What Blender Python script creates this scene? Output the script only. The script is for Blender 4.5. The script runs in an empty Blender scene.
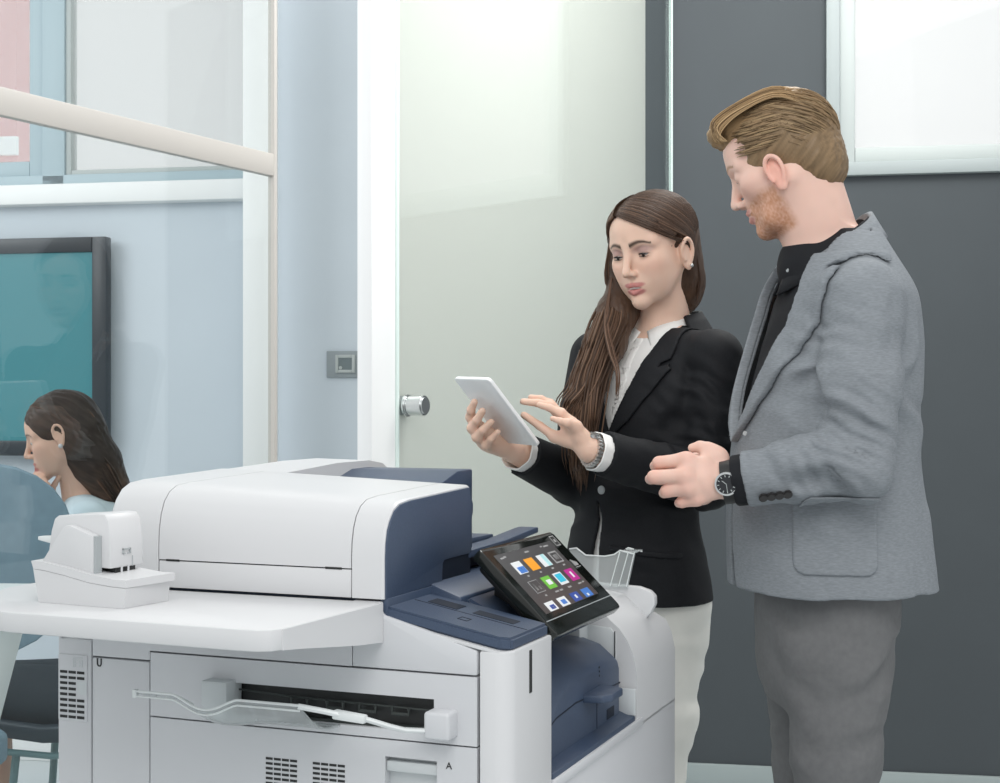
import bpy, bmesh, math, random
import numpy as np
from mathutils import Vector, Matrix, Euler

SC = bpy.context.scene
COL = SC.collection
R = math.radians

# ------------------------------------------------------------------ camera
cam_d = bpy.data.cameras.new('camera')
cam = bpy.data.objects.new('camera', cam_d)
COL.objects.link(cam)
cam.location = (0, 0, 1.34)
cam.rotation_euler = (R(90), 0, 0)
cam_d.sensor_width = 36
cam_d.lens = 1450 / 1000 * 36
cam_d.shift_y = (400 - 391.5) / 1000
cam_d.clip_start = .02
SC.camera = cam

# ------------------------------------------------------------------ world, lights, exposure
SC.view_settings.view_transform = 'Standard'
SC.view_settings.look = 'None'
SC.view_settings.exposure = 0.0
SC.view_settings.gamma = 1.0
SC.view_settings.use_curve_mapping = False
W = bpy.data.worlds.new('world')
SC.world = W
W.use_nodes = True
wn = W.node_tree.nodes
wl = W.node_tree.links
bg = wn['Background']
bg.inputs['Color'].default_value = (.965, .985, 1.0, 1)
bg.inputs['Strength'].default_value = 0.82

def area(name, loc, target, size, size_y, power, color=(1, 1, 1)):
    d = bpy.data.lights.new(name, 'AREA')
    d.shape = 'RECTANGLE'
    d.size = size
    d.size_y = size_y
    d.energy = power
    d.color = color
    o = bpy.data.objects.new(name, d)
    COL.objects.link(o)
    o.location = loc
    o.rotation_euler = (Vector(target) - Vector(loc)).to_track_quat('-Z', 'Y').to_euler()
    return o

area('key_light', (.1, -.2, 3.3), (0.25, 2.6, 1.2), 1.7, 1.7, 44, (1, .99, .97))  # added soft key light overhead; no window stands here
area('meeting_room_daylight', (-3.2, 3.4, 2.9), (-1.6, 4.6, 1.0), 1.5, 1.5, 30, (.96, .99, 1))
area('back_fill_light', (.9, 3.4, 3.25), (-.2, 4.4, 1.2), 1.4, 1.0, 45, (1, 1, .97))  # fill light added to lift the film and back walls, not a lamp fitting

# ------------------------------------------------------------------ materials
def mat(name, color, rough=.5, metal=0, noise=0, nscale=40, bump=0, bscale=200, spec=.5, sss=0, stretch=None, emit=0):
    m = bpy.data.materials.new(name)
    m.use_nodes = True
    nt = m.node_tree
    b = nt.nodes['Principled BSDF']
    b.inputs['Base Color'].default_value = (*color, 1)
    b.inputs['Roughness'].default_value = rough
    b.inputs['Metallic'].default_value = metal
    b.inputs['Specular IOR Level'].default_value = spec
    if sss:
        b.inputs['Subsurface Weight'].default_value = sss
        b.inputs['Subsurface Radius'].default_value = (.012, .005, .003)
        b.inputs['Subsurface Scale'].default_value = .6
    if emit:
        b.inputs['Emission Color'].default_value = (*color, 1)
        b.inputs['Emission Strength'].default_value = emit
    if noise or bump:
        tc = nt.nodes.new('ShaderNodeTexCoord')
        mp = nt.nodes.new('ShaderNodeMapping')
        nt.links.new(tc.outputs['Object'], mp.inputs['Vector'])
        if stretch:
            mp.inputs['Scale'].default_value = stretch
        if noise:
            n = nt.nodes.new('ShaderNodeTexNoise')
            n.inputs['Scale'].default_value = nscale
            n.inputs['Detail'].default_value = 4
            nt.links.new(mp.outputs['Vector'], n.inputs['Vector'])
            mr = nt.nodes.new('ShaderNodeMapRange')
            mr.inputs['From Min'].default_value = .3
            mr.inputs['From Max'].default_value = .7
            mr.inputs['To Min'].default_value = 1 - noise
            mr.inputs['To Max'].default_value = 1 + noise
            nt.links.new(n.outputs['Fac'], mr.inputs['Value'])
            mx = nt.nodes.new('ShaderNodeVectorMath')
            mx.operation = 'SCALE'
            mx.inputs[0].default_value = color
            nt.links.new(mr.outputs['Result'], mx.inputs['Scale'])
            nt.links.new(mx.outputs['Vector'], b.inputs['Base Color'])
        if bump:
            n2 = nt.nodes.new('ShaderNodeTexNoise')
            n2.inputs['Scale'].default_value = bscale
            n2.inputs['Detail'].default_value = 3
            nt.links.new(mp.outputs['Vector'], n2.inputs['Vector'])
            bp = nt.nodes.new('ShaderNodeBump')
            bp.inputs['Strength'].default_value = bump
            bp.inputs['Distance'].default_value = .002
            nt.links.new(n2.outputs['Fac'], bp.inputs['Height'])
            nt.links.new(bp.outputs['Normal'], b.inputs['Normal'])
    return m

def glass_mat(name, tint, ior=1.5, diff=0, dcol=(1, 1, 1), rough=0.0):
    """thin clear sheet: transparent body, fresnel reflection, optional milky share"""
    m = bpy.data.materials.new(name)
    m.use_nodes = True
    nt = m.node_tree
    nt.nodes.remove(nt.nodes['Principled BSDF'])
    out = nt.nodes['Material Output']
    tr = nt.nodes.new('ShaderNodeBsdfTransparent')
    tr.inputs['Color'].default_value = (*tint, 1)
    gl = nt.nodes.new('ShaderNodeBsdfGlossy')
    gl.inputs['Roughness'].default_value = rough
    ge = nt.nodes.new('ShaderNodeNewGeometry')
    dp = nt.nodes.new('ShaderNodeVectorMath'); dp.operation = 'DOT_PRODUCT'
    nt.links.new(ge.outputs['Incoming'], dp.inputs[0]); nt.links.new(ge.outputs['Normal'], dp.inputs[1])
    def mth(op, a, c=None):
        n = nt.nodes.new('ShaderNodeMath'); n.operation = op
        for i, v in enumerate((a, c)):
            if v is None: continue
            if isinstance(v, (int, float)): n.inputs[i].default_value = v
            else: nt.links.new(v, n.inputs[i])
        return n.outputs[0]
    f0 = ((ior - 1) / (ior + 1)) ** 2
    fr = mth('ADD', mth('MULTIPLY', mth('POWER', mth('SUBTRACT', 1.0, mth('ABSOLUTE', dp.outputs['Value'])), 5.0), 1 - f0), f0)
    mx = nt.nodes.new('ShaderNodeMixShader')
    src = tr
    if diff:
        df = nt.nodes.new('ShaderNodeBsdfDiffuse')
        df.inputs['Color'].default_value = (*dcol, 1)
        tl = nt.nodes.new('ShaderNodeBsdfTranslucent')
        tl.inputs['Color'].default_value = (*dcol, 1)
        m1 = nt.nodes.new('ShaderNodeMixShader')
        m1.inputs[0].default_value = .5
        nt.links.new(df.outputs[0], m1.inputs[1])
        nt.links.new(tl.outputs[0], m1.inputs[2])
        m0 = nt.nodes.new('ShaderNodeMixShader')
        m0.inputs[0].default_value = diff
        nt.links.new(tr.outputs[0], m0.inputs[1])
        nt.links.new(m1.outputs[0], m0.inputs[2])
        src = m0
    nt.links.new(fr, mx.inputs[0])
    nt.links.new(src.outputs[0], mx.inputs[1])
    nt.links.new(gl.outputs[0], mx.inputs[2])
    nt.links.new(mx.outputs[0], out.inputs['Surface'])
    return m

M = dict(
    white=mat('white_plastic', (.60, .61, .63), .42, bump=.03, bscale=900),
    white2=mat('warm_white_plastic', (.64, .645, .655), .38, bump=.02, bscale=900),
    grey=mat('grey_plastic', (.40, .43, .44), .5),
    lgrey=mat('light_grey_plastic', (.58, .61, .62), .5),
    seam=mat('seam_dark', (.03, .033, .035), .8),
    black=mat('black_plastic', (.012, .013, .013), .45),
    gblack=mat('gloss_black_bezel', (.008, .010, .008), .12),
    blue=mat('navy_plastic', (.046, .070, .120), .42, noise=.10, nscale=500, bump=.12, bscale=900),
    blue_d=mat('dark_navy_plastic', (.010, .016, .030), .55, spec=.3),
    milky=mat('milky_plastic', (.72, .75, .75), .3),
    rib=mat('dark_grey_rib', (.035, .042, .04), .5),
    clear=glass_mat('clear_plastic', (.88, .91, .91), 1.45, .34, (.90, .92, .92), .05),
    metal=mat('brushed_metal', (.62, .64, .64), .32, 1),
    beige=mat('beige_metal', (.62, .59, .55), .45),
    wallgrey=mat('charcoal_wall_paint', (.060, .070, .078), .75, noise=.03, nscale=3),
    wallblue=mat('pale_blue_wall_paint', (.62, .685, .745), .8, noise=.02, nscale=2),
    whitepaint=mat('white_paint', (.92, .93, .93), .5),
    frame=mat('window_frame_grey', (.34, .38, .385), .5),
    framel=mat('window_frame_light', (.46, .50, .495), .5),
    frameb=mat('window_frame_blue', (.42, .53, .58), .5),
    baseb=mat('grey_baseboard_paint', (.34, .39, .39), .5),
    floor=mat('pale_floor', (.62, .66, .67), .35, noise=.05, nscale=3),
    glass=glass_mat('partition_glass', (.955, .97, .968), 1.5),
    pane=glass_mat('window_pane_glass', (1, 1, 1), 1.12, .25, (.98, .99, .98)),
    film=glass_mat('frosted_film', (.88, .9, .87), 1.45, .93, (.93, .925, .88), .15),
    gedge=mat('glass_edge', (.80, .92, .88), .2),
    tvscreen=mat('teal_screen', (.045, .19, .22), .2, emit=.35),
    red=mat('red_render', (.75, .42, .42), .8),
)

# ------------------------------------------------------------------ mesh helpers
class MB:
    def __init__(s):
        s.bm = bmesh.new()
        s.slots = []

    def _merge(s, b, mi=0, smooth=False, mtx=None):
        if mtx is not None:
            bmesh.ops.transform(b, matrix=mtx, verts=b.verts)
        bmesh.ops.recalc_face_normals(b, faces=b.faces)
        for f in b.faces:
            f.material_index = mi
            f.smooth = smooth
        me = bpy.data.meshes.new('t')
        b.to_mesh(me)
        s.bm.from_mesh(me)
        bpy.data.meshes.remove(me)
        b.free()
        return s

    def box(s, x0, x1, y0, y1, z0, z1, bev=0, seg=2, mi=0, mtx=None, smooth=None):
        b = bmesh.new()
        bmesh.ops.create_cube(b, size=1)
        bmesh.ops.scale(b, vec=(x1 - x0, y1 - y0, z1 - z0), verts=b.verts)
        bmesh.ops.translate(b, vec=((x0 + x1) / 2, (y0 + y1) / 2, (z0 + z1) / 2), verts=b.verts)
        if bev:
            bmesh.ops.bevel(b, geom=b.edges[:], offset=bev, segments=seg, affect='EDGES', profile=.5)
        return s._merge(b, mi, bool(bev) if smooth is None else smooth, mtx)

    def prism(s, pts, a0, a1, axis='y', bev=0, seg=2, mi=0, mtx=None, cap_bev=True, smooth=None):
        """pts: outline in the two other axes (x,z for 'y'; y,z for 'x'; x,y for 'z')"""
        def p3(p, a):
            if axis == 'y': return (p[0], a, p[1])
            if axis == 'x': return (a, p[0], p[1])
            return (p[0], p[1], a)
        b = bmesh.new()
        lo = [b.verts.new(p3(p, a0)) for p in pts]
        hi = [b.verts.new(p3(p, a1)) for p in pts]
        n = len(pts)
        f0 = b.faces.new(lo)
        f1 = b.faces.new(hi[::-1])
        for i in range(n):
            j = (i + 1) % n
            b.faces.new((lo[i], hi[i], hi[j], lo[j]))
        bmesh.ops.recalc_face_normals(b, faces=b.faces)
        if bev:
            es = [e for e in b.edges if len(e.link_faces) == 2 and e.calc_face_angle(0) > .5]
            bmesh.ops.bevel(b, geom=es, offset=bev, segments=seg, affect='EDGES', profile=.5)
        return s._merge(b, mi, bool(bev) if smooth is None else smooth, mtx)

    def loft(s, rings, closed=True, caps=True, mi=0, mtx=None, smooth=True):
        b = bmesh.new()
        vs = [[b.verts.new(p) for p in r] for r in rings]
        n = len(vs[0])
        for a, c in zip(vs, vs[1:]):
            for i in range(n if closed else n - 1):
                j = (i + 1) % n
                b.faces.new((a[i], a[j], c[j], c[i]))
        if caps:
            b.faces.new(vs[0][::-1])
            b.faces.new(vs[-1])
        return s._merge(b, mi, smooth, mtx)

    def tube(s, pts, rad, seg=8, mi=0, mtx=None, caps=True, flat=1.0):
        pts = [Vector(p) for p in pts]
        n = len(pts)
        rad = [rad] * n if not hasattr(rad, '__len__') else rad
        t0 = (pts[1] - pts[0]).normalized()
        up = Vector((0, 0, 1)) if abs(t0.z) < .9 else Vector((1, 0, 0))
        nx = t0.cross(up).normalized()
        rings = []
        for i, p in enumerate(pts):
            t = (pts[min(i + 1, n - 1)] - pts[max(i - 1, 0)])
            t = t.normalized() if t.length > 1e-9 else t0
            nx = (nx - t * nx.dot(t)).normalized()
            ny = t.cross(nx)
            rings.append([p + (nx * math.cos(2 * math.pi * k / seg) + ny * math.sin(2 * math.pi * k / seg) * flat) * rad[i] for k in range(seg)])
        return s.loft(rings, True, caps, mi, mtx)

    def cyl(s, c, axis, r, h, seg=24, mi=0, bev=0, mtx=None, r2=None):
        """cylinder from c along axis for h"""
        b = bmesh.new()
        bmesh.ops.create_cone(b, cap_ends=True, segments=seg, radius1=r, radius2=r if r2 is None else r2, depth=h)
        bmesh.ops.translate(b, vec=(0, 0, h / 2), verts=b.verts)
        if bev:
            es = [e for e in b.edges if e.calc_face_angle(0) > 1]
            bmesh.ops.bevel(b, geom=es, offset=bev, segments=2, affect='EDGES')
        q = Vector((0, 0, 1)).rotation_difference(Vector(axis).normalized())
        bmesh.ops.transform(b, matrix=Matrix.Translation(c) @ q.to_matrix().to_4x4(), verts=b.verts)
        return s._merge(b, mi, True, mtx)

    def sphere(s, c, r, mi=0, seg=16, sc=(1, 1, 1), mtx=None):
        b = bmesh.new()
        bmesh.ops.create_uvsphere(b, u_segments=seg, v_segments=max(6, seg // 2), radius=r)
        bmesh.ops.scale(b, vec=sc, verts=b.verts)
        bmesh.ops.translate(b, vec=c, verts=b.verts)
        return s._merge(b, mi, True, mtx)

    def build(s, name, m, parent=None, sharp=R(38), loc=None):
        me = bpy.data.meshes.new(name)
        s.bm.to_mesh(me)
        s.bm.free()
        for mm in (m if isinstance(m, (list, tuple)) else [m]):
            me.materials.append(mm)
        if sharp is not None:
            me.set_sharp_from_angle(angle=sharp)
        o = bpy.data.objects.new(name, me)
        COL.objects.link(o)
        if parent: o.parent = parent
        if loc: o.location = loc
        return o

def tag(o, label=None, cat=None, group=None, kind=None):
    if label: o['label'] = label
    if cat: o['category'] = cat
    if group: o['group'] = group
    if kind: o['kind'] = kind
    return o

def empty(name, loc=(0, 0, 0), rz=0):
    o = bpy.data.objects.new(name, None)
    o.empty_display_size = .1
    COL.objects.link(o)
    o.location = loc
    o.rotation_euler = (0, 0, rz)
    return o

def P(px, py, d):
    """photo pixel + distance along the view -> metres in the room"""
    return Vector(((px - 500) / 1450 * d, d, 1.34 - (py - 400) / 1450 * d))

def smoothpath(pts, n=6):
    """Catmull-Rom through pts"""
    p = [Vector(q) for q in pts]
    p = [p[0] * 2 - p[1]] + p + [p[-1] * 2 - p[-2]]
    out = []
    for i in range(1, len(p) - 2):
        for k in range(n):
            t = k / n
            a, b, c, d = p[i - 1:i + 3]
            out.append(.5 * ((2 * b) + (c - a) * t + (2 * a - 5 * b + 4 * c - d) * t * t + (3 * b - a - 3 * c + d) * t ** 3))
    out.append(p[-2])
    return out
# ------------------------------------------------------------------ the room
# back wall runs along WD (to the right and a little nearer); partition runs along PD, away and to the right
W0 = Vector((.650, 4.965, 0)); WD = Vector((.9836, -.1805, 0)); WN = Vector((.1805, .9836, 0))   # WN points out of the room
P0 = Vector((-.466, 2.97, 0)); PD = Vector((.469, .883, 0)); PN = Vector((.883, -.469, 0))     # PN points into the main room
WM = Matrix(((WD.x, WN.x, 0, W0.x), (WD.y, WN.y, 0, W0.y), (0, 0, 1, 0), (0, 0, 0, 1)))         # wall frame: x along, y outward, z up
PM = Matrix(((PD.x, -PN.x, 0, P0.x), (PD.y, -PN.y, 0, P0.y), (0, 0, 1, 0), (0, 0, 0, 1)))       # partition frame: x away along it, y towards the meeting room

def wall_with_hole(name, m, x0, x1, z0, z1, hole=None, th=.14, holes=None):
    b = MB()
    hs = holes or ([hole] if hole else [])
    xs = x0
    for (a, c, d, e) in hs:
        b.box(xs, a, 0, th, z0, z1)
        b.box(a, c, 0, th, z0, d)
        if e < z1: b.box(a, c, 0, th, e, z1)
        xs = c
    b.box(xs, x1, 0, th, z0, z1)
    o = b.build(name, m)
    o.matrix_world = WM
    return tag(o, kind='structure')

wall_with_hole('wall_back', M['wallgrey'], -.36, 3.2, 0, 3.3, (.50, 2.6, 2.13, 3.2))
wall_with_hole('wall_left', M['wallblue'], -3.6, -.36, 0, 3.3, (-3.3, -1.56, 2.13, 3.2))

b = MB()
b.box(-5, 5, -2, 9, -.1, 0)
tag(b.build('floor', M['floor']), kind='structure')

b = MB(); b.box(-.36, 3.2, -.016, 0, 0, .10, .004)
o = b.build('baseboard_back', M['baseb']); o.matrix_world = WM; tag(o, kind='structure')
b = MB(); b.box(-3.6, -.36, -.016, 0, 0, .10, .004)
o = b.build('baseboard_left', M['whitepaint']); o.matrix_world = WM; tag(o, kind='structure')

def frame_boxes(b, x0, x1, z0, z1, w, y0, y1, bev=.004, mi=0):
    b.box(x0, x0 + w, y0, y1, z0, z1, bev, mi=mi)
    b.box(x1 - w, x1, y0, y1, z0, z1, bev, mi=mi)
    b.box(x0 + w, x1 - w, y0, y1, z0, z0 + w, bev, mi=mi)
    b.box(x0 + w, x1 - w, y0, y1, z1 - w, z1, bev, mi=mi)

# right window: frame, sash, pane
w = tag(empty('window_1'), kind='structure'); w.matrix_world = WM
b = MB(); frame_boxes(b, .455, 2.62, 2.09, 3.22, .045, -.03, .06)
b.build('window_frame', M['frame'], w)
b = MB(); frame_boxes(b, .50, 2.58, 2.135, 3.18, .05, -.005, .04)
b.build('sash', M['framel'], w)
b = MB(); b.box(.55, 2.53, .012, .020, 2.185, 3.13)
b.build('pane', M['pane'], w)

# left window of the meeting room: two lights with a mullion and a sill
w = tag(empty('window_2'), kind='structure'); w.matrix_world = WM
b = MB(); frame_boxes(b, -3.3, -1.54, 2.13, 3.2, .045, -.01, .07)
b.box(-2.39, -2.30, -.01, .07, 2.13, 3.2, .004)
b.build('window_frame', M['frameb'], w)
b = MB(); frame_boxes(b, -3.25, -2.385, 2.17, 3.16, .06, .0, .05)
b.build('sash', M['frameb'], w)
b = MB(); frame_boxes(b, -2.30, -1.585, 2.17, 3.16, .022, .0, .05)
b.build('sash', M['framel'], w)
b = MB(); b.box(-3.2, -2.44, .02, .026, 2.20, 3.1)
b.build('pane', M['glass'], w)
b = MB(); b.box(-2.28, -1.60, .02, .026, 2.18, 3.14)
b.build('pane', M['pane'], w)
b = MB(); b.box(-3.4, -1.54, -.06, .02, 2.06, 2.135, .008)
b.build('window_sill', M['whitepaint'], w)

# building outside, seen through the left light
t = empty('building'); t.matrix_world = WM
b = MB(); b.box(-9.5, -5.8, 6, 6.5, -.0, 6.0)
b.build('facade', M['red'], t)
b = MB(); b.box(-9.6, -5.75, 5.9, 6.6, 6.0, 6.2)
b.build('cornice', M['whitepaint'], t)
b = MB(); b.box(-9.5, -5.78, 5.95, 6.0, 3.35, 3.5)
b.build('ledge', M['whitepaint'], t)
tag(t, 'pinkish red building outside the high meeting room window', 'building')

# glass partition
def in_partition(name, b, m, parent=None, kind='structure'):
    o = b.build(name, m, parent)
    if parent is None:
        o.matrix_world = PM
        tag(o, kind=kind)
    return o
b = MB(); b.box(-3.0, -.012, -.005, .005, .06, 3.3)
in_partition('trim_1', b, M['glass'])['label'] = 'clear glass pane of the partition beside the printer'
b = MB(); b.box(-3.0, -.002, -.008, .008, 1.797, 1.843, .002); b.box(-3.0, 0, -.012, .012, 0, .06, .002)
in_partition('trim_2', b, M['beige'])
b = MB(); b.box(-.006, .004, -.009, .007, 0, 3.3, .001)
in_partition('trim_3', b, M['beige'])
# white pillar beyond the glass, white jamb at the door
b = MB(); b.box(-.048, .048, 0, .10, 0, 3.3, .004)
pil = b.build('trim_4', M['whitepaint']); pil.location = (-.842, 5.0, 0); pil.rotation_euler = (0, 0, R(-10)); tag(pil, kind='structure')
b = MB(); b.box(.372, .474, .0, .040, 0, 3.3, .002)
in_partition('trim_5', b, M['whitepaint'])

# glass door leaf with frosted film and knob
d = tag(empty('door_1'), kind='structure'); d.matrix_world = PM
b = MB(); b.box(.482, 2.230, -.005, .005, .02, 3.2)
b.build('glass_leaf', M['glass'], d)
b = MB(); b.box(.492, 2.02, .0052, .0065, .02, 3.2)
b.build('frosted_film', M['film'], d)
b = MB(); b.box(2.230, 2.237, -.007, .005, .02, 3.2); b.box(.474, .482, -.005, .005, .02, 3.2)
b.build('glass_edge', M['gedge'], d)
k = MB(); k.cyl((.508, -.0065, 1.327), (0, -1, 0), .026, .010, 28, bev=.003); k.cyl((.508, -.0165, 1.327), (0, -1, 0), .0235, .045, 28, bev=.004)
k.build('knob', M['metal'], d)
k = MB(); k.box(.484, .545, .005, .012, 1.302, 1.352, .003); k.cyl((.508, .012, 1.327), (0, 1, 0), .02, .03, 24, bev=.003)
k.build('latch_plate', M['framel'], d)
# ------------------------------------------------------------------ the printer (own frame: x to its front, y to its far side)
PR = tag(empty('multifunction_printer', (.0117, 1.70, 0), math.atan2(-.3718, .9283)),
         'large white and navy office multifunction printer with tilted black touch screen', 'printer')

def panel_with_hole(b, x0, x1, z0, z1, hx0, hx1, hz0, hz1, y0, y1):
    b.box(x0, hx0, y0, y1, z0, z1); b.box(hx1, x1, y0, y1, z0, z1)
    b.box(hx0, hx1, y0, y1, z0, hz0); b.box(hx0, hx1, y0, y1, hz1, z1)

# core and lower body
b = MB()
b.box(-.640, -.165, .0195, .53, .10, 1.085)
b.box(-.640, -.165, .0195, .742, .10, 1.02)
b.box(-.166, -.030, .0195, .142, .10, 1.03)
b.box(-.166, -.12, .14, .742, .10, 1.02)
b.box(-.121, -.030, .14, .742, .10, .845)
b.build('chassis', M['seam'], PR)
for (x, y) in ((-.58, .08), (-.08, .08), (-.58, .66), (-.08, .66)):
    b = MB()
    b.cyl((x, y - .015, .05), (0, 1, 0), .05, .03, 24, bev=.004)
    b.box(x - .02, x + .02, y - .02, y + .02, .05, .11)
    b.build('caster', M['black'], PR)

b = MB(); b.box(-.650, -.5965, 0, .02, .10, 1.022, .003); b.build('rear_column_panel', M['white'], PR)
b = MB(); b.box(-.650, -.645, 0, .745, .10, 1.03, .002); b.build('rear_panel', M['white'], PR)
# filter cover with louvre slots on the rear column
v = MB(); v.box(-.6485, -.6015, -.0022, .004, .9128, 1.0012, .0015)
vp = v.build('filter_cover', M['white'], PR)
v = MB()
for r_ in range(9):
    z = .9795 - r_ * .00745
    for c_ in range(3):
        x = -.6448 + c_ * .0138
        if 2 <= r_ <= 4 and c_ == 2: continue
        v.box(x, x + .0117, -.0027, -.0018, z - .0036, z)
v.build('louvre_slots', M['black'], vp)
v = MB(); v.box(-.6177, -.602, -.0024, -.0018, .9487, .9662); v.build('finger_notch', M['lgrey'], vp)
v = MB()
v.box(-.6235, -.608, -.0029, -.002, .9965, .9975); v.box(-.6235, -.6225, -.0029, -.002, .985, .9975)
v.box(-.6205, -.6195, -.0029, -.002, .985, .9945); v.box(-.6205, -.617, -.0029, -.002, .9935, .9945)
v.box(-.6135, -.6125, -.0029, -.002, .985, .9945); v.box(-.6135, -.609, -.0029, -.002, .9935, .9945)
v.box(-.6095, -.6085, -.0029, -.002, .985, .9945); v.box(-.6135, -.609, -.0029, -.002, .989, .990); v.box(-.6195, -.617, -.0029, -.002, .989, .990)
v.build('embossed_mark', M['lgrey'], vp)

b = MB(); b.box(-.5945, -.5045, 0, .02, .10, .999, .002); b.build('toner_door', M['white'], PR)
b = MB()
ring = [(-.586, .9985), (-.586, .991), (-.5845, .9885), (-.5815, .9885), (-.58, .991), (-.58, .9985)]
b.tube([(x, -.0005, z) for x, z in ring], .0009, 6)
b.build('latch_tab', M['seam'], PR)
b = MB(); b.prism([(-.5945, 1.0012), (-.5045, 1.0012), (-.5045, 1.0135), (-.2085, 1.0135), (-.2085, 1.075), (-.5945, 1.075)], .0012, .02, 'y'); b.build('upper_side_strip', M['white'], PR)
b = MB(); b.prism([(-.2075, 1.0135), (-.042, 1.0135), (-.042, 1.0425), (-.10, 1.0605), (-.163, 1.0775), (-.168, 1.081), (-.168, 1.0945), (-.2075, 1.0945)], .0, .02, 'y', .002)
b.build('upper_side_panel', M['white'], PR)
b = MB(); panel_with_hole(b, -.5025, -.042, .9295, 1.0115, -.4029, -.0978, .941, .9815, 0, .02)
b.build('bypass_frame', M['white'], PR)
b = MB(); panel_with_hole(b, -.5025, -.042, .10, .9275, -.163, -.094, .83, .9075, 0, .02)
dA = b.build('side_door', M['white'], PR)
b = MB(); b.box(-.163, -.094, .014, .0185, .83, .9075); b.box(-.1625, -.0945, .003, .014, .889, .902, .002); b.box(-.1625, -.0945, .006, .014, .83, .868, .002)
b.build('door_handle', M['lgrey'], dA)
for x0 in (-.3295, -.2624):
    b = MB()
    for r_ in range(14):
        z = .8915 - r_ * .0062
        for c_ in range(4):
            x = x0 + c_ * .0116
            b.box(x, x + .0098, -.0005, .001, z - .003, z)
    b.build('vent_grille', M['black'], dA)
# letter A
def text_obj(name, s, size, mtx, m, parent, ext=.0003):
    cu = bpy.data.curves.new(name, 'FONT')
    cu.body = s; cu.size = size; cu.extrude = ext; cu.align_x = 'CENTER'; cu.align_y = 'CENTER'
    o = bpy.data.objects.new(name, cu)
    COL.objects.link(o)
    dg = bpy.context.evaluated_depsgraph_get()
    me = bpy.data.meshes.new_from_object(o.evaluated_get(dg))
    bpy.data.objects.remove(o)
    me.materials.clear()
    me.materials.append(m)
    o = bpy.data.objects.new(name, me)
    COL.objects.link(o)
    o.parent = parent
    o.matrix_local = mtx
    return o
text_obj('letter', 'A', .0115, Matrix.Translation((-.078, -.0004, .9035)) @ Matrix.Rotation(R(90), 4, 'X'), M['black'], dA)

# bypass slot: dark cavity, ribs, guides, translucent tray
b = MB(); b.box(-.402, -.099, .0165, .0193, .941, .982); b.build('bypass_slot', M['black'], PR)
b = MB()
b.box(-.402, -.099, .006, .02, .9405, .9445)
b.tube([(-.385, .008, .9725), (-.30, .008, .968), (-.10, .008, .966)], .0012, 6)
for x in (-.285, -.235, -.19, -.145):
    b.tube([(x - .011, .006, .967), (x - .011, .006, .959), (x + .011, .006, .959), (x + .011, .006, .967)], .0022, 6)
b.build('feed_rib', M['rib'], PR)
b = MB(); b.box(-.4110, -.3735, -.022, .015, .938, .9855, .002); b.build('paper_guide', M['lgrey'], PR)
b = MB(); b.box(-.1000, -.0670, -.026, .012, .9385, .9715, .004, 3); b.build('paper_guide', M['white'], PR)

# translucent tray: sheet rising outwards, its edge dipping in a scoop
def scoop(x):
    return .5 * (1 + math.cos(math.pi * max(-1, min(1, (x + .352) / .046)))) ** .7 * .0185 if abs(x + .352) < .046 else 0
def edge(x): return Vector((x, -.104, .9845 - scoop(x)))
b = MB()
bb = bmesh.new()
cols = []
nx, ny = 64, 12
for i in range(nx + 1):
    x = -.448 + (.448 - .222) * i / nx
    s0 = .80 if x < -.395 else (.80 - .80 * min(1, (x + .395) / .03))
    e = edge(x)
    c = []
    for j in range(ny + 1):
        s = s0 + (1 - s0) * j / ny
        y = -.004 + (e.y + .004) * s
        z = .942 + (e.z - .942) * s - .013 * math.sin(math.pi * s) * min(1, max(0, (x + .42) / .05))
        c.append(bb.verts.new((x, y, z)))
    cols.append(c)
for i in range(nx):
    for j in range(ny): bb.faces.new((cols[i][j], cols[i + 1][j], cols[i + 1][j + 1], cols[i][j + 1]))
b._merge(bb, 0, True)
o = b.build('bypass_tray', M['clear'], PR)
md = o.modifiers.new('s', 'SOLIDIFY'); md.thickness = .0022
rim = MB()
rim.tube([edge(-.452 + (.452 - .222) * i / 60) for i in range(61)], .0016, 8)
rim.tube([edge(-.452 + (.452 - .222) * i / 60) - Vector((0, 0, .0062)) for i in range(61)], .0012, 8)
rim.box(-.4535, -.4485, -.107, -.100, .9765, .9865, .001)
rim.tube([edge(-.395), Vector((-.396, -.09, .9785)), Vector((-.390, -.07, .966))], .0012, 6)
for xx in (-.30, -.27): rim.tube([(xx, -.10, .984), (xx - .004, -.07, .963), (xx - .022, -.035, .945)], .0009, 6)
rim.build('tray_rim', M['milky'], o)
arm = MB()
arm.tube([(-.224, -.104, .9835), (-.200, -.085, .976), (-.180, -.078, .9715)], .0035, 8)
arm.prism([(-.192, .9665), (-.192, .977), (-.150, .9735), (-.150, .9640)], -.082, -.070, 'y', .002)
arm.tube([(-.152, -.075, .969), (-.130, -.055, .958), (-.118, -.040, .9515), (-.100, -.020, .948)], .0055, 8, flat=.6)
arm.build('guide_arm', M['milky'], o)

# front corner column with rounded edge
def rounded_rect(x0, x1, y0, y1, r=.02, which=(1, 1, 1, 1), n=6):
    out = []
    for (cx, cy, a0, k) in ((x1 - r, y0 + r, -90, which[0]), (x1 - r, y1 - r, 0, which[1]), (x0 + r, y1 - r, 90, which[2]), (x0 + r, y0 + r, 180, which[3])):
        if k:
            for i in range(n + 1):
                a = R(a0 + 90 * i / n)
                out.append((cx + r * math.cos(a), cy + r * math.sin(a)))
        else:
            out.append((cx + (r if a0 in (-90, 0) else -r), cy + (r if a0 in (0, 90) else -r)))
    return out
b = MB()
b.prism(rounded_rect(-.0390, .0, .0, .1455, .020, (1, 0, 0, 0)), .10, 1.043, 'z', .0025)
fc = b.build('front_column', M['white2'], PR)
b = MB(); b.box(-.0002, .0008, .064, .0725, .984, 1.036, .0004); b.build('indicator_slot', M['black'], fc)
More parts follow.
